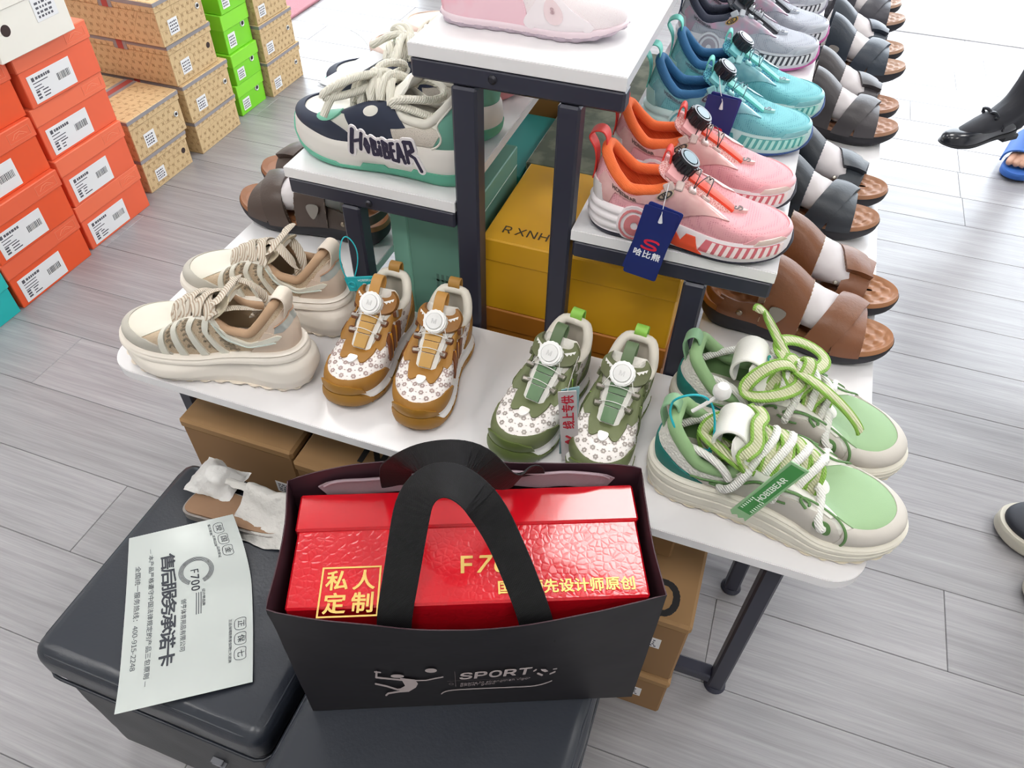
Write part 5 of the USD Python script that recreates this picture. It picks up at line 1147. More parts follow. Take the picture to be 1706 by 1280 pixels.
# bag: local x along its front, y to the back
BA = math.atan2(.137, .331); B0 = (.462, -.277, PT + .001)
bag = thing('shopping_bag', 'black shopping bag with SPORT print, open on the pouf, red box inside', 'bag', B0, BA)
BWD, BDP = .358, .137
def bagloop(k, inset=0.0):
    """ring of the bag at height share k (0 bottom .. 1 rim)"""
    P = []
    for u in np.linspace(0, 1, 40, endpoint=False):
        x = BWD * u; b = .020 * math.sin(PI * u) ** .8 * k ** 1.5; rim = .236 - .012 * math.sin(PI * u) ** .7 + .003 * math.sin(9 * u)
        P.append((x, -b + inset, rim * k))
    for u in np.linspace(0, 1, 14, endpoint=False):
        P.append((BWD - .009 * math.sin(PI * u) * k * (1 - .6 * k) + .002 * k - inset, BDP * u, (.236 + .006 * u) * k))
    for u in np.linspace(0, 1, 40, endpoint=False):
        v = 1 - u; rim = .242 + .020 * math.sin(PI * v) ** .6 + .006 * math.sin(v * 7)
        P.append((BWD * v, BDP + .006 * math.sin(PI * v) * k - inset, rim * k))
    for u in np.linspace(0, 1, 14, endpoint=False):
        P.append((.012 * math.sin(PI * u) * k * (1 - .6 * k) - .002 * k + inset, BDP * (1 - u), (.242 - .006 * u) * k))
    return np.array(P)
ks = np.r_[np.linspace(0, .97, 14), 1.0]
def bagskin(inset):
    v = np.stack([bagloop(k, inset) for k in ks]); n = v.shape[1]
    w = (meshkit.fbm(v * 22, 3, 3)[..., None] - .5) * .0028 * np.clip(ks, .0, .8)[:, None, None]
    v = v + w * [1, 1, 0]
    return v, gridf(len(ks), n, False, True)
vo, fo = bagskin(0.); vi, fi = bagskin(.0012)
n_ = vo.shape[1]; j = np.arange(n_); j2 = (j + 1) % n_; top = (len(ks) - 1) * n_
BAGM = M('#131016', .5, 'noise', 40, .12, .002, spec=.35); BAGI = M('#3a2029', .55)
bag.add('shell', cat([(vo.reshape(-1, 3), fo), (np.vstack([vo[0], vo[0].mean(0)]), np.c_[j, j2, np.full(n_, n_)])]), BAGM, 50)
bag.add('inner_face', cat([(vi.reshape(-1, 3), fi), (np.vstack([vo[-1], vi[-1]]), np.c_[j, j2, j2 + n_, j + n_])]), BAGI, 50)
for pts, up in (([(.108, -.008, .16), (.110, -.0085, .20), (.115, -.004, .238), (.124, .012, .280), (.133, .030, .322), (.143, .042, .347), (.160, .048, .355), (.182, .045, .346), (.206, .032, .308), (.226, .010, .258), (.238, -.0065, .222), (.246, -.0085, .16)], 0),
                ([(.243, .1325, .15), (.243, .132, .21), (.240, .128, .258), (.228, .110, .268), (.212, .098, .286), (.193, .092, .318), (.172, .09, .332), (.150, .092, .328), (.128, .102, .308), (.113, .120, .280), (.108, .131, .24), (.107, .1325, .15)], 1)):
    c = curve(pts, 60); zz_ = np.clip((c[:, 2] - .29) / .05, 0, 1)
    s_ = np.gradient(c, axis=0)[:, 0]
    upv = np.c_[0 * zz_, -(1 - .75 * zz_), zz_ * .9 + .02]
    bag.add('handle', band(c, .0315, .0018, up=upv), M('#0f0d11', .6, 'weave', 420, .6, .0008, spec=.35))
def fy(x, z): k = np.clip(np.asarray(z) / .226, 0, 1); return -.020 * np.sin(PI * np.clip(np.asarray(x) / BWD, 0, 1)) ** .8 * k ** 1.5 - .0016
AF = np.array([[7.14899951e-02, 1.67756818e-01], [1.28427149e-04, -1.28232435e-05], [-2.84644120e-05, -3.20894845e-04]])
def onbag(poly):
    ms = []
    for g in getattr(poly, 'geoms', [poly]):
        if g.area < 4: continue
        P, tr, _ = tri2(g, 14); q = np.c_[np.ones(len(P)), P] @ AF
        ms.append((np.c_[q[:, 0], fy(q[:, 0], q[:, 1]), q[:, 1]], tr))
    return cat(ms)
LS = lambda pts, w: sg.LineString(pts).buffer(w)
fig = unary([LS([(132, 172), (126, 222), (230, 232), (330, 242)], 8), LS([(118, 172), (160, 176)], 6), LS([(340, 236), (450, 245), (520, 243), (600, 222), (650, 211)], 6), sg.Polygon([(310, 222), (430, 236), (456, 275), (440, 312), (380, 354), (320, 348), (292, 335), (352, 296), (330, 250)]), LS([(118, 281), (200, 300), (290, 332), (360, 322)], 8), LS([(196, 386), (214, 368), (300, 352), (380, 345)], 8), affinity.scale(sg.Point(292, 206).buffer(1), 52, 16)])
PRT = M('#b3a6a6', .55)
bag.add('player_print', onbag(fig), PRT, False); bag.add('ball_print', onbag(affinity.scale(sg.Point(553, 150).buffer(1), 46, 20)), PRT, False)
bag.add('line_print', onbag(unary([LS([(740, 160), (765, 303)], 2.2), affinity.scale(sg.Point(725, 278).buffer(1), 20, 10).difference(affinity.scale(sg.Point(725, 278).buffer(1), 14, 6)), LS([(690, 252), (1350, 222)], 1.0)])), M('#6d6264', .6), False, kind='stuff')
bag.add('curve_print', onbag(LS(curve([(655, 374), (690, 350), (800, 334), (1050, 322), (1300, 314), (1420, 306), (1500, 285), (1550, 262)], 40), 5)), PRT, False)
bag.add('football_print', onbag(unary([LS([(1372, 165), (1384, 155)], 7), sg.Polygon([(1420, 150), (1460, 152), (1490, 172), (1465, 180), (1432, 165)]), LS([(1412, 190), (1450, 206)], 8), LS([(1515, 196), (1545, 180)], 7), LS([(1525, 155), (1550, 152)], 5)])), PRT, False, kind='stuff')
def bagtext(s, cx, cy, h, w, bold=True):
    v, f = text(s, h, .3, bold); wd = v[:, 0].max() - v[:, 0].min()
    c = np.c_[cx + v[:, 0] * w / wd, cy - v[:, 1] - .085 * (v[:, 0] * w / wd)]
    q = np.c_[np.ones(len(c)), c] @ AF
    return np.c_[q[:, 0], fy(q[:, 0], q[:, 1]) - (v[:, 2] > 0) * .0003, q[:, 1]], f
for i, ch in enumerate('SPORT'):
    bag.add('letter_print', bagtext(ch, 835 + i * 116, 200 - i * 9 + (i - 2) * .0, 58, 100), PRT, False)
bag.add('small_print', cat([bagtext('Sports to strengthen vigor', 1080, 255, 17, 560, False), bagtext('SPORT good', 940, 286, 17, 280, False)]), M('#7d7274', .6), False, kind='stuff')
# dust bag crumpled behind the box
k = np.linspace(0, 1, 40); c = np.c_[.03 + .30 * k, .131 + .0 * k, .238 + .012 * np.sin(PI * k) + .002 * np.sin(23 * k)]
# red croc box
croc = usdkit.material(stage, '/World/Looks/red_croc', {'tc': ('texture_coordinate', {}), 'v': ('voronoi_texture', dict(scale=150.0, feature='distance_to_edge')), 'r': ('map_range', dict(from_min=0., from_max=.22, clamp=True)), 'n': ('noise_texture', dict(scale=30.0, detail=3.0)), 'mu': ('math', dict(math_type='multiply_add', value2=.25)), 'b': ('bump', dict(strength=.20, distance=.0006)), 'p': ('principled_bsdf', dict(base_color=lin('#c4101f'), roughness=.16, coat_weight=.5, coat_roughness=.06))},
    [('tc.object', 'v.vector'), ('tc.object', 'n.vector'), ('v.distance', 'r.value'), ('n.fac', 'mu.value1'), ('r.result', 'mu.value3'), ('mu.value', 'b.height'), ('b.normal', 'p.normal')], surface='p.BSDF')
REDP = M('#c4101f', .16, 'noise', 60, .12, .001, coat=.5)
rb = thing('red_shoe_box', 'glossy red shoe box with gold lettering standing in the shopping bag', 'shoe box', B0, BA)
rb.add('body', cbox(.0135, .3465, .0035, .125, .0025, .2275, .002), croc, False)
rb.add('lid', cbox(.0112, .3488, .085, .1285, .002, .2305, .002), REDP, False)
GOLD = M('#dcb968', .38, metal=.5)
def onbox(m, x, y): return mv(m, x, y, .2278)
rb.add('stamp_frame', onbox(extr(sg.box(-.0275, -.0255, .0275, .0255).difference(sg.box(-.0258, -.0238, .0258, .0238)), .0004), .0705, .0195), GOLD, False)
for i, ch in enumerate('私人定制'): rb.add('stamp_character', onbox(text(ch, .0155, .0004, True, 'cjk'), .0705 + (-.0125 if i % 2 == 0 else .0125), .0195 + (.0115 if i < 2 else -.0115)), GOLD, False)
for i, ch in enumerate('F700'): rb.add('logo_letter', onbox(xf(text(ch, .0175, .0004, True), [[1, .22 if i else 0, 0, 0], [0, 1, 0, 0], [0, 0, 1, 0], [0, 0, 0, 1]]), .178 + i * .0165, .043), GOLD, False)
for i, ch in enumerate('国际领先设计师原创'): rb.add('gold_character', onbox(text(ch, .0105, .0004, True, 'cjk'), .213 + i * .0143, .0175), GOLD, False)
dbg = np.c_[.035 + .29 * k, .1318 + .0004 * np.sin(40 * k), .228 + .014 * np.sin(PI * k) ** .5 + .0015 * np.sin(23 * k)]
t = thing('dust_bag', 'mauve grey drawstring dust bag tucked behind the red box', 'bag', B0, BA)
t.add('fold', band(dbg, .022, .002, up=[0, -1, .1]), M('#8d7880', .75, 'weave', 500, .4, .0005)); t.add('hem', tube(dbg + [0, -.0004, .010], .0012, 6), M('#9c8890', .7))
# silver card
CT = np.array([.127, -.165]); CX = np.array([.134, -.188]); CW = .236; CX = CX / np.linalg.norm(CX); CY = np.array([-CX[1], CX[0]]); CH = .137
def curl(X, Y): return np.clip(1 - X / .11, 0, 1) ** 1.5 * np.clip(.15 + .85 * Y / CH, 0, 1)
def cardz(X, Y): return .004 + .034 * curl(X, Y) + .007 * np.clip((X - .17) / .066, 0, 1) ** 2 * np.clip(1 - Y / CH, 0, 1)
card = thing('warranty_card', 'silver printed card with black Chinese lettering lying on the left pouf', 'card', (CT[0], CT[1], PT), math.atan2(CX[1], CX[0]))
def oncard(v, dz): return np.c_[v[:, 0] + .022 * curl(v[:, 0], v[:, 1]), v[:, 1] * (1.06 - .06 * curl(v[:, 0], v[:, 1])) + .004 * np.sin(PI * np.clip(v[:, 0] / CW, 0, 1)) * v[:, 1] / CH, cardz(v[:, 0], v[:, 1]) + dz]
gx, gy = np.meshgrid(np.linspace(0, CW, 40), np.linspace(0, CH, 24), indexing='ij')
bow_ = .004 * np.sin(PI * gy / CH); edge = gx - .010 * (gy / CH - .0) * 0
a = oncard(np.c_[gx.ravel(), gy.ravel()], 0.); b_ = a - [0, 0, .0006]; f = gridf(40, 24)
bd = np.r_[np.arange(24), np.arange(1, 40) * 24 + 23, 39 * 24 + np.arange(22, -1, -1), np.arange(38, 0, -1) * 24]; r2 = np.roll(bd, -1)
card.add('sheet', (np.vstack([a, b_]), np.vstack([f, f[:, ::-1] + 960, np.c_[bd, r2, r2 + 960, bd + 960]])), M('#b9bfbd', .36, spec=.5, metal=.12), 60)
DK = M('#2a2e38', .5); DG = M('#55595f', .5)
def cardtext(name, s, X, Y, h, font='cjk', bold=False, sq=1.25, m=DK, each=False):
    v, f = text(s, h, .0002, bold, font); v = v * [sq, 1, 1] + [X, Y, 0]
    card.add(name, (oncard(v, .0003 + v[:, 2]), f), m, False, kind=None if each else 'stuff')
for i, ch in enumerate('售后服务承诺卡'): cardtext('title_character', ch, .049 + i * .0218, .047, .0125, bold=True, sq=1.45, each=True)
cardtext('card_line', '— 本产品严格遵守中国法律规定的产品三包原则 —', .118, .0275, .0047, sq=1.3, m=DG)
cardtext('card_line', '全国统一服务热线：400-915-2248', .117, .0125, .0050, sq=1.35, m=DG)
cardtext('card_line', '创亨体育用品有限公司', .143, .0630, .0046, sq=1.1, m=DG)
ang = np.linspace(math.radians(-20), math.radians(290), 60)
for r0 in (.0150, .0162, .0174, .0186, .0198):
    arc = LineS = sg.LineString(np.c_[.072 + r0 * np.cos(ang + .75), .078 + r0 * 1.0 * np.sin(ang + .75)]).buffer(.00034, cap_style='flat')
    P, tr, _ = tri2(arc, .003); card.add('ring_print', (oncard(np.c_[P, 0 * P[:, :1]], .0004), tr), DG, False)
for i, ch in enumerate('F700'): cardtext('logo_letter', ch, .0725 + i * .0082, .076, .0088, 'latin', i > 0, 1.0, each=True)
for y in (.0815, .079, .0765): 
    P, tr, _ = tri2(sg.box(.104, y - .0005, .134, y + .0005), .004); card.add('bar_print', (oncard(np.c_[P, 0 * P[:, :1]], .0004), tr), DG, False)
cardtext('card_line', '设计师品牌', .112, .0845, .0028, m=DG)
for i, (ch, X, Y, s2) in enumerate([('授', .016, .114, '官方授权'), ('国', .034, .1165, '正规品牌'), ('金', .052, .1185, '品质保证'), ('正', .160, .1245, '正品保障'), ('保', .179, .1245, '消费者保障'), ('七', .198, .1245, '七天退换')]):
    sh = blob([(-.007, -.005), (-.0072, .0045), (0, .0052), (.0072, .0045), (.007, -.005), (0, -.0075)]); sh = affinity.translate(affinity.rotate(sh, 0), X, Y)
    P, tr, _ = tri2(sh.difference(sh.buffer(-.0006)), .003); card.add('shield_print', (oncard(np.c_[P, 0 * P[:, :1]], .0004), tr), DK, False)
    cardtext('shield_character', ch, X, Y, .0060, sq=1.15, each=True); cardtext('small_print', s2, X, Y - .0115, .0026, m=DG)
# crumpled paper with a tan sandal in it
WR = M('#c9c6c2', .6, 'noise', 45, .9, .006)
t = thing('tissue_paper', 'crumpled white wrapping paper on the left pouf, behind the silver card', 'wrapping paper', (.165, -.104, PT))
U, V = np.meshgrid(np.linspace(0, 1, 46), np.linspace(0, 1, 26), indexing='ij')
def crumple(p, a, s, seed): q = p * s; return p + a * (np.stack([meshkit.fbm(q, 4, seed), meshkit.fbm(q + 5, 4, seed + 9), meshkit.fbm(q + 11, 4, seed + 17)], -1) - .5)
hgt = .010 + .022 * np.exp(-((V - .72) / .22) ** 2) * np.clip(U * 6 + .3, 0, 1) + .008 * (U > .4) * np.sin(PI * V)
P = np.stack([U * .185 - .006 + .012 * V, V * .078 - .012 + U * .004, hgt * np.clip(np.minimum(V, 1 - V) * 6, .05, 1)], -1)
keep = ~((U < .40) & (V < .62))
P = crumple(P, .018, 26, 5); P[..., 2] = np.maximum(P[..., 2], .002)
f = gridf(46, 26); kf = keep.reshape(-1)[f].all(1)
t.add('sheet', (P.reshape(-1, 3), f[kf]), WR, 25)
P2 = np.stack([U * .07 - .012, V * .055 + .024, .018 + .030 * np.sin(PI * np.clip(U, 0, 1)) * np.sin(PI * V)], -1); P2 = crumple(P2, .016, 40, 23); P2[..., 2] = np.maximum(P2[..., 2], .004)
t.add('sheet', (P2.reshape(-1, 3), f), M('#d4d2d0', .6, 'noise', 60, .8, .004), 25)
t = thing('wrapped_sandal', 'tan sandal sole showing out of the crumpled paper', 'shoe', (.166, -.106, PT))
t.add('sole', extr(blob([(0, .002), (.004, .034), (.03, .046), (.09, .044), (.14, .04), (.15, .02), (.13, .0), (.06, -.004), (.02, -.006)]), .012), M('#8f8a86', .6))
t.add('insole', extr(blob([(.003, .004), (.007, .032), (.03, .043), (.09, .041), (.138, .037), (.146, .02), (.128, .003), (.06, -.001), (.02, -.003)]), .003, .012), M('#8a6a50', .6, 'noise', 200, .3, .001))

# ------------------------------------------------------------------ tags hanging on the shoes
def rcard(w, h, t_, r=.003): return extr(sg.box(-w / 2, -h, w / 2, 0).buffer(-r).buffer(r, 5), t_, -t_ / 2)
NAVY = M('#1d2a6a', .35)
def bluetag(label, x, y, z, tilt, yaw, anchor):
    t = thing('hang_tag', label, 'hang tag', (x, y, Z(z)), yaw, 'blue hang tags on the running shoes')
    F = frame([0, 0, 0], [math.cos(tilt), 0, math.sin(tilt)], [-math.sin(tilt), 0, math.cos(tilt)])
    b = frame([.004, .0025, .002], [math.cos(tilt - .07), 0, math.sin(tilt - .07)], [-math.sin(tilt - .07), 0, math.cos(tilt - .07)])
    t.add('card', xf(rcard(.041, .098, .0009), F), NAVY); t.add('card', xf(rcard(.041, .098, .0009), b), M('#22307a', .35))
    sw = unary([sg.LineString(curve([(.009, .0045), (.001, .0062), (-.007, .0035), (-.004, .0005), (.005, -.0012), (.008, -.004), (0, -.0062), (-.009, -.0045)], 30)).buffer(.0014)])
    t.add('red_mark', xf(mv(extr(sw, .0003), 0, -.050, .0005), F), M('#d21f3c', .45), False)
    for i, ch in enumerate('哈比熊'): t.add('tag_character', xf(mv(text(ch, .0078, .0003, True, 'cjk'), (i - 1) * .0112, -.0640, .0005), F), M('#e8e8ee', .5), False)
    p0 = np.array([0, -.0012, -.006]); a = np.array(anchor) - [x, y, Z(z)]; c, d = math.cos(-yaw), math.sin(-yaw); a = np.array([a[0] * c - a[1] * d, a[0] * d + a[1] * c, a[2]])
    t.add('string', tube(curve([p0, p0 * .5 + a * .5 + [0, -.002, -.001], a], 14), .0005, 5), M('#d5d5da', .5)); t.add('string_seal', tube(np.array([p0 + [0, -.0006, -.010], p0 + [0, -.0006, -.004], p0]), [.0028, .0016, .0006], 7), M('#d5d5da', .4))
    return t
bluetag('blue hang tag with red mark, in front of the coral running shoe', .688, .2315, .264, -.14, 0, (.688, .246, Z(.288)))
bluetag('blue hang tag half hidden behind the coral shoes, on the aqua shoe', .712, .492, .284, -.05, 0, (.700, .505, Z(.305)))
t = thing('paper_tag', 'white paper tag with red script standing between the two olive shoes', 'hang tag', (.6395, .055, Z(.126)), .35)
F = frame([0, 0, 0], [.97, 0, .10], [.10, 0, .97]); Fb = frame([.004, .004, .001], [.97, .2, .05], [.16, 0, .97])
t.add('card', xf(rcard(.021, .122, .0008, .001), F), M('#c9c2c4', .5)); t.add('card', xf(rcard(.021, .120, .0008, .001), Fb), M('#86aeb2', .5))
rv = frame([0, -.035, .0005], [0, 1, 0], [-1, 0, 0])
t.add('red_script', xf(xf(text('线上专供', .0105, .0003, True, 'cjk'), rv), F), M('#c2263a', .5), False, kind='stuff'); t.add('red_emblem', xf(xf(mv(extr(unary([LS([(-.008, -.002), (-.002, .004), (.002, -.004), (.008, .003)], .0016)]), .0003), -.050, 0, 0), rv), F), M('#c2263a', .5), False)
t.add('string', tube(curve([[0, 0, -.006], [.004, .004, .02], [.010, .008, .046]], 12), .0005, 5), M('#dcd8d4', .5))
TQ = M('#1aa9b4', .35)
t = thing('security_tag', 'turquoise plastic tag hanging on the heel loop of the far cream shoe', 'hang tag', (.302, .168, Z(.100)), .12)
t.add('plate', xf(extr(sg.box(0, -.011, .043, .011).buffer(-.002).buffer(.002), .0022), frame([0, 0, -.002], [1, 0, .24], [-.24, 0, 1])), TQ)
t.add('ring', xf(tube(np.c_[.0045 * np.cos(np.linspace(0, 2 * PI, 20, endpoint=False)), .0045 * np.sin(np.linspace(0, 2 * PI, 20, endpoint=False)), np.zeros(20)], .0012, 6, closed=True), frame([.008, -.0028, 0], [1, 0, .24], [-.24, 0, 1])), TQ)
t.add('plate_mark', xf(mv(text('S', .008, .0003, True), .026, -.003, .0023), frame([0, 0, -.002], [1, 0, .24], [-.24, 0, 1])), M('#d9eef0', .4), False); t.add('plate_lettering', xf(mv(text('HOBIBEAR', .0032, .0003, True), .030, .006, .0023), frame([0, 0, -.002], [1, 0, .24], [-.24, 0, 1])), M('#bfe6e8', .4), False, kind='stuff')
t.add('cord', tube(curve([[.006, -.001, 0], [-.004, .0, .022], [-.008, .012, .045], [-.004, .024, .056], [.010, .02, .045], [.013, .008, .020], [.008, -.001, .002]], 40), .0009, 6), TQ)
t = thing('security_loop', 'turquoise zip loop with a white bead at the collar of the front skate shoe', 'hang tag', (.765, .070, Z(.10)))
lp = curve([[-.012, -.004, .040], [.002, -.006, .058], [.022, .0, .054], [.036, -.004, .026], [.038, -.012, -.012], [.028, -.018, -.022], [.004, -.016, .004], [-.010, -.010, .024], [-.012, -.004, .040]], 60)
t.add('loop', tube(lp, .0013, 7), TQ); t.add('lock', xf(extr(sg.box(-.005, -.008, .005, .006), .008, -.004), frame([.037, -.014, -.018], [1, 0, 0], [0, .2, 1])), TQ)
bead = lathe([(0, -.009), (.006, -.008), (.0095, -.003), (.0095, .003), (.006, .008), (0, .009)], 18)
t.add('bead', mv(bead, .034, .004, .066), M('#dfdedb', .4)); t.add('bead_pin', tube(np.array([[.034, .004, .062], [.020, -.002, .046], [.010, -.006, .036]]), .0022, 7), M('#dfdedb', .4))
t = thing('lettered_tag', 'green translucent tag with white lettering on the front skate shoe', 'hang tag', (.870, .0185, Z(.098)), .10)
F = frame([0, 0, 0], [-.37, -.02, -.93], [.93, -.1, -.37])
zz = [(-.052, -.013)] + [(-.052 + i * .104 / 8, -.013) for i in range(9)]
wave_ = sg.Polygon([(-.050, -.0105), (.052, -.0105), (.056, -.006), (.052, -.002), (.056, .002), (.052, .006), (.056, .0105), (-.050, .0105)])
t.add('plate', xf(extr(wave_, .0016), F), M('#8fb98a', .35, alpha=.9)); t.add('green_field', xf(extr(sg.box(-.047, -.0078, .043, .0078), .0003, .0017), F), M('#3f8a44', .45), False)
t.add('tag_lettering', xf(mv(xf(text('HOBIBEAR', .0066, .0003, True), rot([0, 0, 1], PI)), -.004, 0, .0021), F), M('#dfe8dc', .5), False, kind='stuff')
t.add('tick_print', xf(cat([mv(vf(trimesh.creation.box((.0011, .0032, .0004))), x, y, .0022) for y in (-.0058, .0058) for x in np.arange(.018, .040, .0033)]), F), M('#dfe8dc', .5), False, kind='stuff')
t = thing('paper_tag', 'grey card tags lying against the far navy shoe', 'hang tag', (.212, .340, Z(.278)), 1.25)
t.add('card', xf(cbox(-.008, .098, -.016, .016, 0, .0010, .0003), rot([0, 1, 0], -.05)), M('#b9bcc2', .45)); t.add('card', xf(cbox(-.004, .100, -.012, .018, .0025, .0035, .0003), rot([0, 1, 0], -.10)), M('#cfd0d4', .45)); t.add('card_edge', xf(cbox(.02, .10, -.017, -.012, .001, .0022, .0003), rot([0, 1, 0], -.07)), M('#3d4a78', .45))
t.add('string', tube(curve([[.09, .012, .004], [.10, .03, .02], [.10, .06, .03]], 10), .0005, 5), M('#d5d5da', .5))

# ------------------------------------------------------------------ people at the right edge
def limbs(chains, edge=.016):
    m = manifold3d.Manifold()
    for ch in chains:
        for (a, ra), (b, rb_) in zip(ch[:-1], ch[1:]):
            m = m + manifold3d.Manifold.batch_hull([manifold3d.Manifold.sphere(ra, 16).translate(list(map(float, a))), manifold3d.Manifold.sphere(rb_, 16).translate(list(map(float, b)))])
    v, f = man(m.refine_to_length(edge)); tm = trimesh.Trimesh(v, f, process=True)
    trimesh.smoothing.filter_taubin(tm, iterations=12)
    return vf(tm)
z0 = Z(-.205)
fd = np.array([-.194, -.177, 0]) / .263; fs = np.array([-fd[1], fd[0], 0])
hc = np.array([1.392, 1.672, z0])
pA = thing('person', 'person in black tights and a black flat shoe, leg crossed and toe hanging', 'person', tuple(hc))
Zv = np.array([0, 0, 1.])
L_ = lambda f_, s_, z_: fd * f_ + fs * s_ + Zv * z_
W_ = lambda x, y, z: np.array([x, y, z], float)
pA.add('body', limbs([[(L_(.205, 0, .024), .016), (L_(.16, .002, .032), .026), (L_(.08, 0, .048), .031), (L_(.035, 0, .075), .034), (L_(.025, 0, .13), .031), (L_(-.01, .0, .22), .043), (L_(-.035, .0, .32), .052), (L_(-.05, .01, .44), .053), (W_(.22, -.06, .47), .066), (W_(.50, -.13, .44), .082)],
    [(L_(.035, 0, .075), .034), (L_(.015, 0, .032), .029)],
    [(W_(.50, -.13, .44), .082), (W_(.50, -.28, .42), .085), (W_(.36, -.36, .40), .058), (W_(.38, -.36, .10), .046), (W_(.42, -.36, -.13), .030), (W_(.415, -.36, -.185), .032), (W_(.33, -.36, -.213), .020)]], .02), M('#23242c', .65, 'weave', 900, .2, .0003), 60)
sh = Shoe(.245, wid=.86, sole=((0, .075), (.3, .05), (.6, .035), (1, .045)), spring=.03, toeh=1.0, bulge=.02, alpha=.5,
          opening=[(0, .04, 0, .25), (.06, .05, .05, .24), (.15, .12, .085, .20), (.25, .2, .10, .165), (.4, .38, .105, .145), (.55, .54, .10, .14), (.68, .64, .085, .15), (.8, .69, .06, .16), (.9, .715, .03, .165), (1, .725, 0, .168)])
a_ = math.atan2(fd[1], fd[0]); RM = rot([0, 0, 1], a_)
bs = pA.add('shoe', xf(sh.upper(), RM), M('#1b1d26', .22, spec=.6, coat=.4), 60)
bs.add('sole', xf(sh.sole(0., 1., 0., 6), RM), M('#17181d', .5)); bs.add('lining', xf(sh.lining(), RM), M('#2a2a30', .7)); bs.add('edging', xf(sh.collar(.008, .99, 80), RM), M('#1b1d26', .3))
bs.add('heel', xf(cbox(.004, .055, -.026, .026, -.012, .004, .003), RM), M('#17181d', .5))
bow = cat([xf(tube(curve([[0, 0, 0], [0, .014, .008], [0, .024, .003], [0, .016, -.006], [0, 0, 0]], 20), .0042, 8), rot([0, 0, 1], 0)), tube(curve([[0, 0, 0], [0, -.014, .008], [0, -.024, .003], [0, -.016, -.006], [0, 0, 0]], 20), .0042, 8), tube(np.array([[0, -.004, 0], [0, 0, .001], [0, .004, 0]]), [.004, .006, .004], 8), tube(curve([[0, 0, 0], [.012, .006, -.004], [.022, .012, -.010]], 8), .003, 6), tube(curve([[0, 0, 0], [.012, -.006, -.004], [.022, -.010, -.010]], 8), .003, 6)])
pA.add('bow', xf(xf(mv(bow, .118, 0, .066), np.eye(4)), RM), M('#20222b', .25, coat=.3)); pA.add('strap', xf(tube(curve([[.085, -.030, .028], [.100, -.022, .056], [.112, 0, .067], [.100, .022, .056], [.085, .030, .028]], 24), .0035, 7), RM), M('#20222b', .3))
# person in blue slides
hb = np.array([1.590, 2.110, 0.]); tb = np.array([1.512, 1.862, 0.]); db = (tb - hb) / np.linalg.norm(tb - hb); RB = rot([0, 0, 1], math.atan2(db[1], db[0]))
pB = thing('person', 'person standing in a blue slide sandal with flower ornaments', 'person', tuple(hb))
pB.add('body', xf(limbs([[((.205, .0, .050), .016), ((.15, 0, .056), .026), ((.07, 0, .070), .031), ((.045, 0, .11), .034), ((.05, 0, .17), .033), ((.03, 0, .32), .052), ((.05, 0, .48), .056), ((.03, .0, .70), .075), ((.0, -.03, .85), .085)], [((.045, 0, .11), .034), ((.03, 0, .066), .030)]] + [[((.19, y, .050), .013), ((.19 + l, y * 1.15, .044), .010)] for y, l in ((-.026, .040), (-.010, .038), (.004, .034), (.017, .028), (.029, .020))], .010), RB), M('#c79a84', .5, sss=.1), 60)
sb = Shoe(.262, wid=1.05, sole=((0, .17), (.5, .13), (1, .11)), spring=.03, prof=((0, -.03), (.2, 0), (.8, .004), (1, -.006)))
q = pB.add('slide_sandal', xf(sb.sole(0., 1., 0., 8), RB), M('#2f63b5', .6))
kk = np.linspace(-1, 1, 21); st_ = []
for x_, hh in zip(np.linspace(.095, .205, 9), np.linspace(.068, .042, 9)):
    st_.append(np.c_[np.full(21, x_), .053 * np.sign(kk) * np.abs(np.sin(kk * PI / 2)) ** .8, .030 + hh * np.cos(kk * PI / 2) ** .8])
S_ = np.stack(st_); So = S_ * 1; Sc = np.array([0, 0, .03]); So = (S_ - Sc) * [1, 1.10, 1.10] + Sc
fS = gridf(9, 21); bdS = np.r_[np.arange(21), np.arange(1, 9) * 21 + 20, 8 * 21 + np.arange(19, -1, -1), np.arange(7, 0, -1) * 21]; rS = np.roll(bdS, -1)
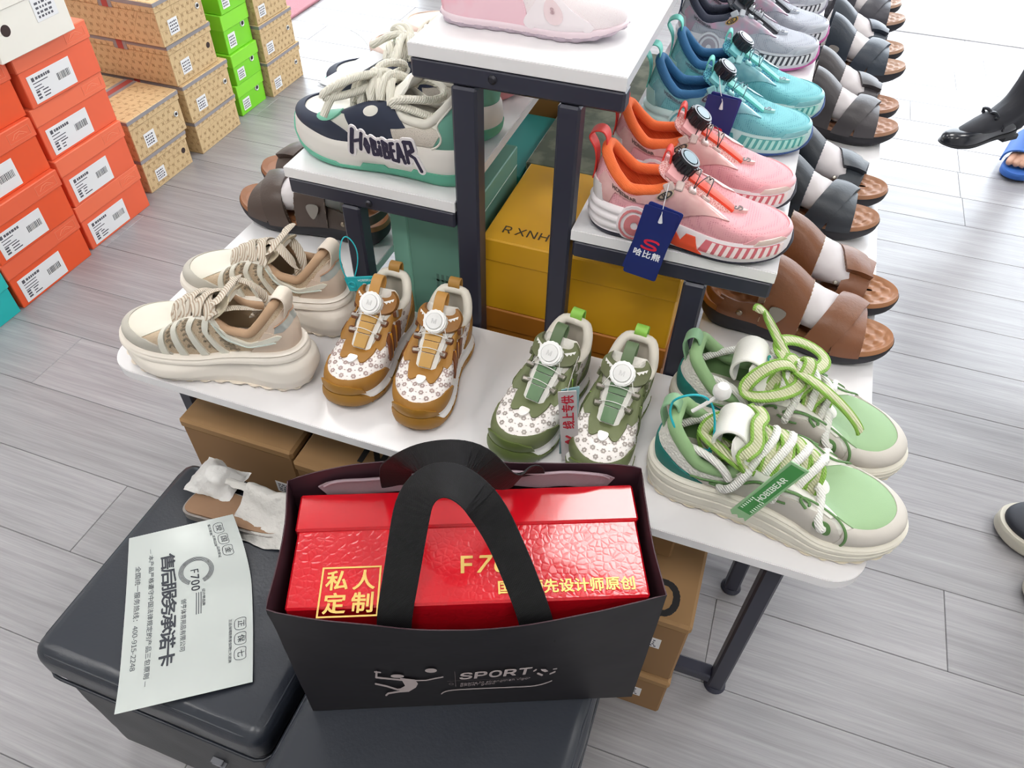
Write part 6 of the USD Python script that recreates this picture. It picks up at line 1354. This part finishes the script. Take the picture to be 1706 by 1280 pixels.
q.add('strap', xf((np.vstack([So.reshape(-1, 3), S_.reshape(-1, 3)]), np.vstack([fS, fS[:, ::-1] + 189, np.c_[bdS, rS, rS + 189, bdS + 189]])), RB), M('#3468b8', .6, 'noise', 500, .2, .0005))
for dx, dy in ((0, 0), (.022, .012), (.022, -.014)):
    fl_ = cat([mv(lathe([(0, .003), (.004, .0026), (.006, .0)], 12), .0055 * math.cos(i * PI / 3), .0055 * math.sin(i * PI / 3), 0) for i in range(6)] )
    q.add('flower', xf(xf(fl_, frame([.135 + dx, dy, .109 - dx * .3 - abs(dy) * .35], [1, 0, -.2], [0, 1, 0])), RB), M('#cfcabd', .35)); q.add('flower_centre', xf(xf(lathe([(0, .006), (.004, .005), (.005, .0)], 12), frame([.135 + dx, dy, .109 - dx * .3 - abs(dy) * .35], [1, 0, -.2], [0, 1, 0])), RB), M('#20242c', .3))
# person in navy shoes
pC = thing('person', 'person standing in navy shoes with cream soles at the right edge', 'person', (1.36, .51, 0))
def walkshoe(ox, oy, ang):
    s = Shoe(.29, wid=1.05, toeh=1., bulge=.03, alpha=.5, sole=((0, .13), (.5, .11), (1, .12)), spring=.03); R_ = np.array(frame([ox, oy, 0], [math.cos(ang), math.sin(ang), 0], [-math.sin(ang), math.cos(ang), 0]))
    u = pC.add('shoe', xf(s.upper(), R_), M('#22252f', .6, 'noise', 300, .3, .0006), 60); u.add('sole', xf(s.sole(0., 1., lambda u, q: .006 + 0 * q, 8), R_), M('#cbc6b8', .55)); u.add('tongue', xf(s.tongue(.008), R_), M('#22252f', .7)); u.add('lining', xf(s.lining(), R_), M('#2b2d35', .8))
walkshoe(.290, .035, PI + .10); walkshoe(.325, -.135, PI - .06)
pC.add('body', limbs([[((.225, .03, .075), .040), ((.24, .03, .30), .055), ((.24, .02, .48), .065), ((.27, -.02, .86), .09)], [((.27, -.13, .075), .040), ((.28, -.13, .30), .055), ((.28, -.12, .48), .065), ((.28, -.08, .86), .09)], [((.27, -.02, .86), .09), ((.28, -.08, .86), .09)]], .03), M('#b9ae9c', .8), 60)
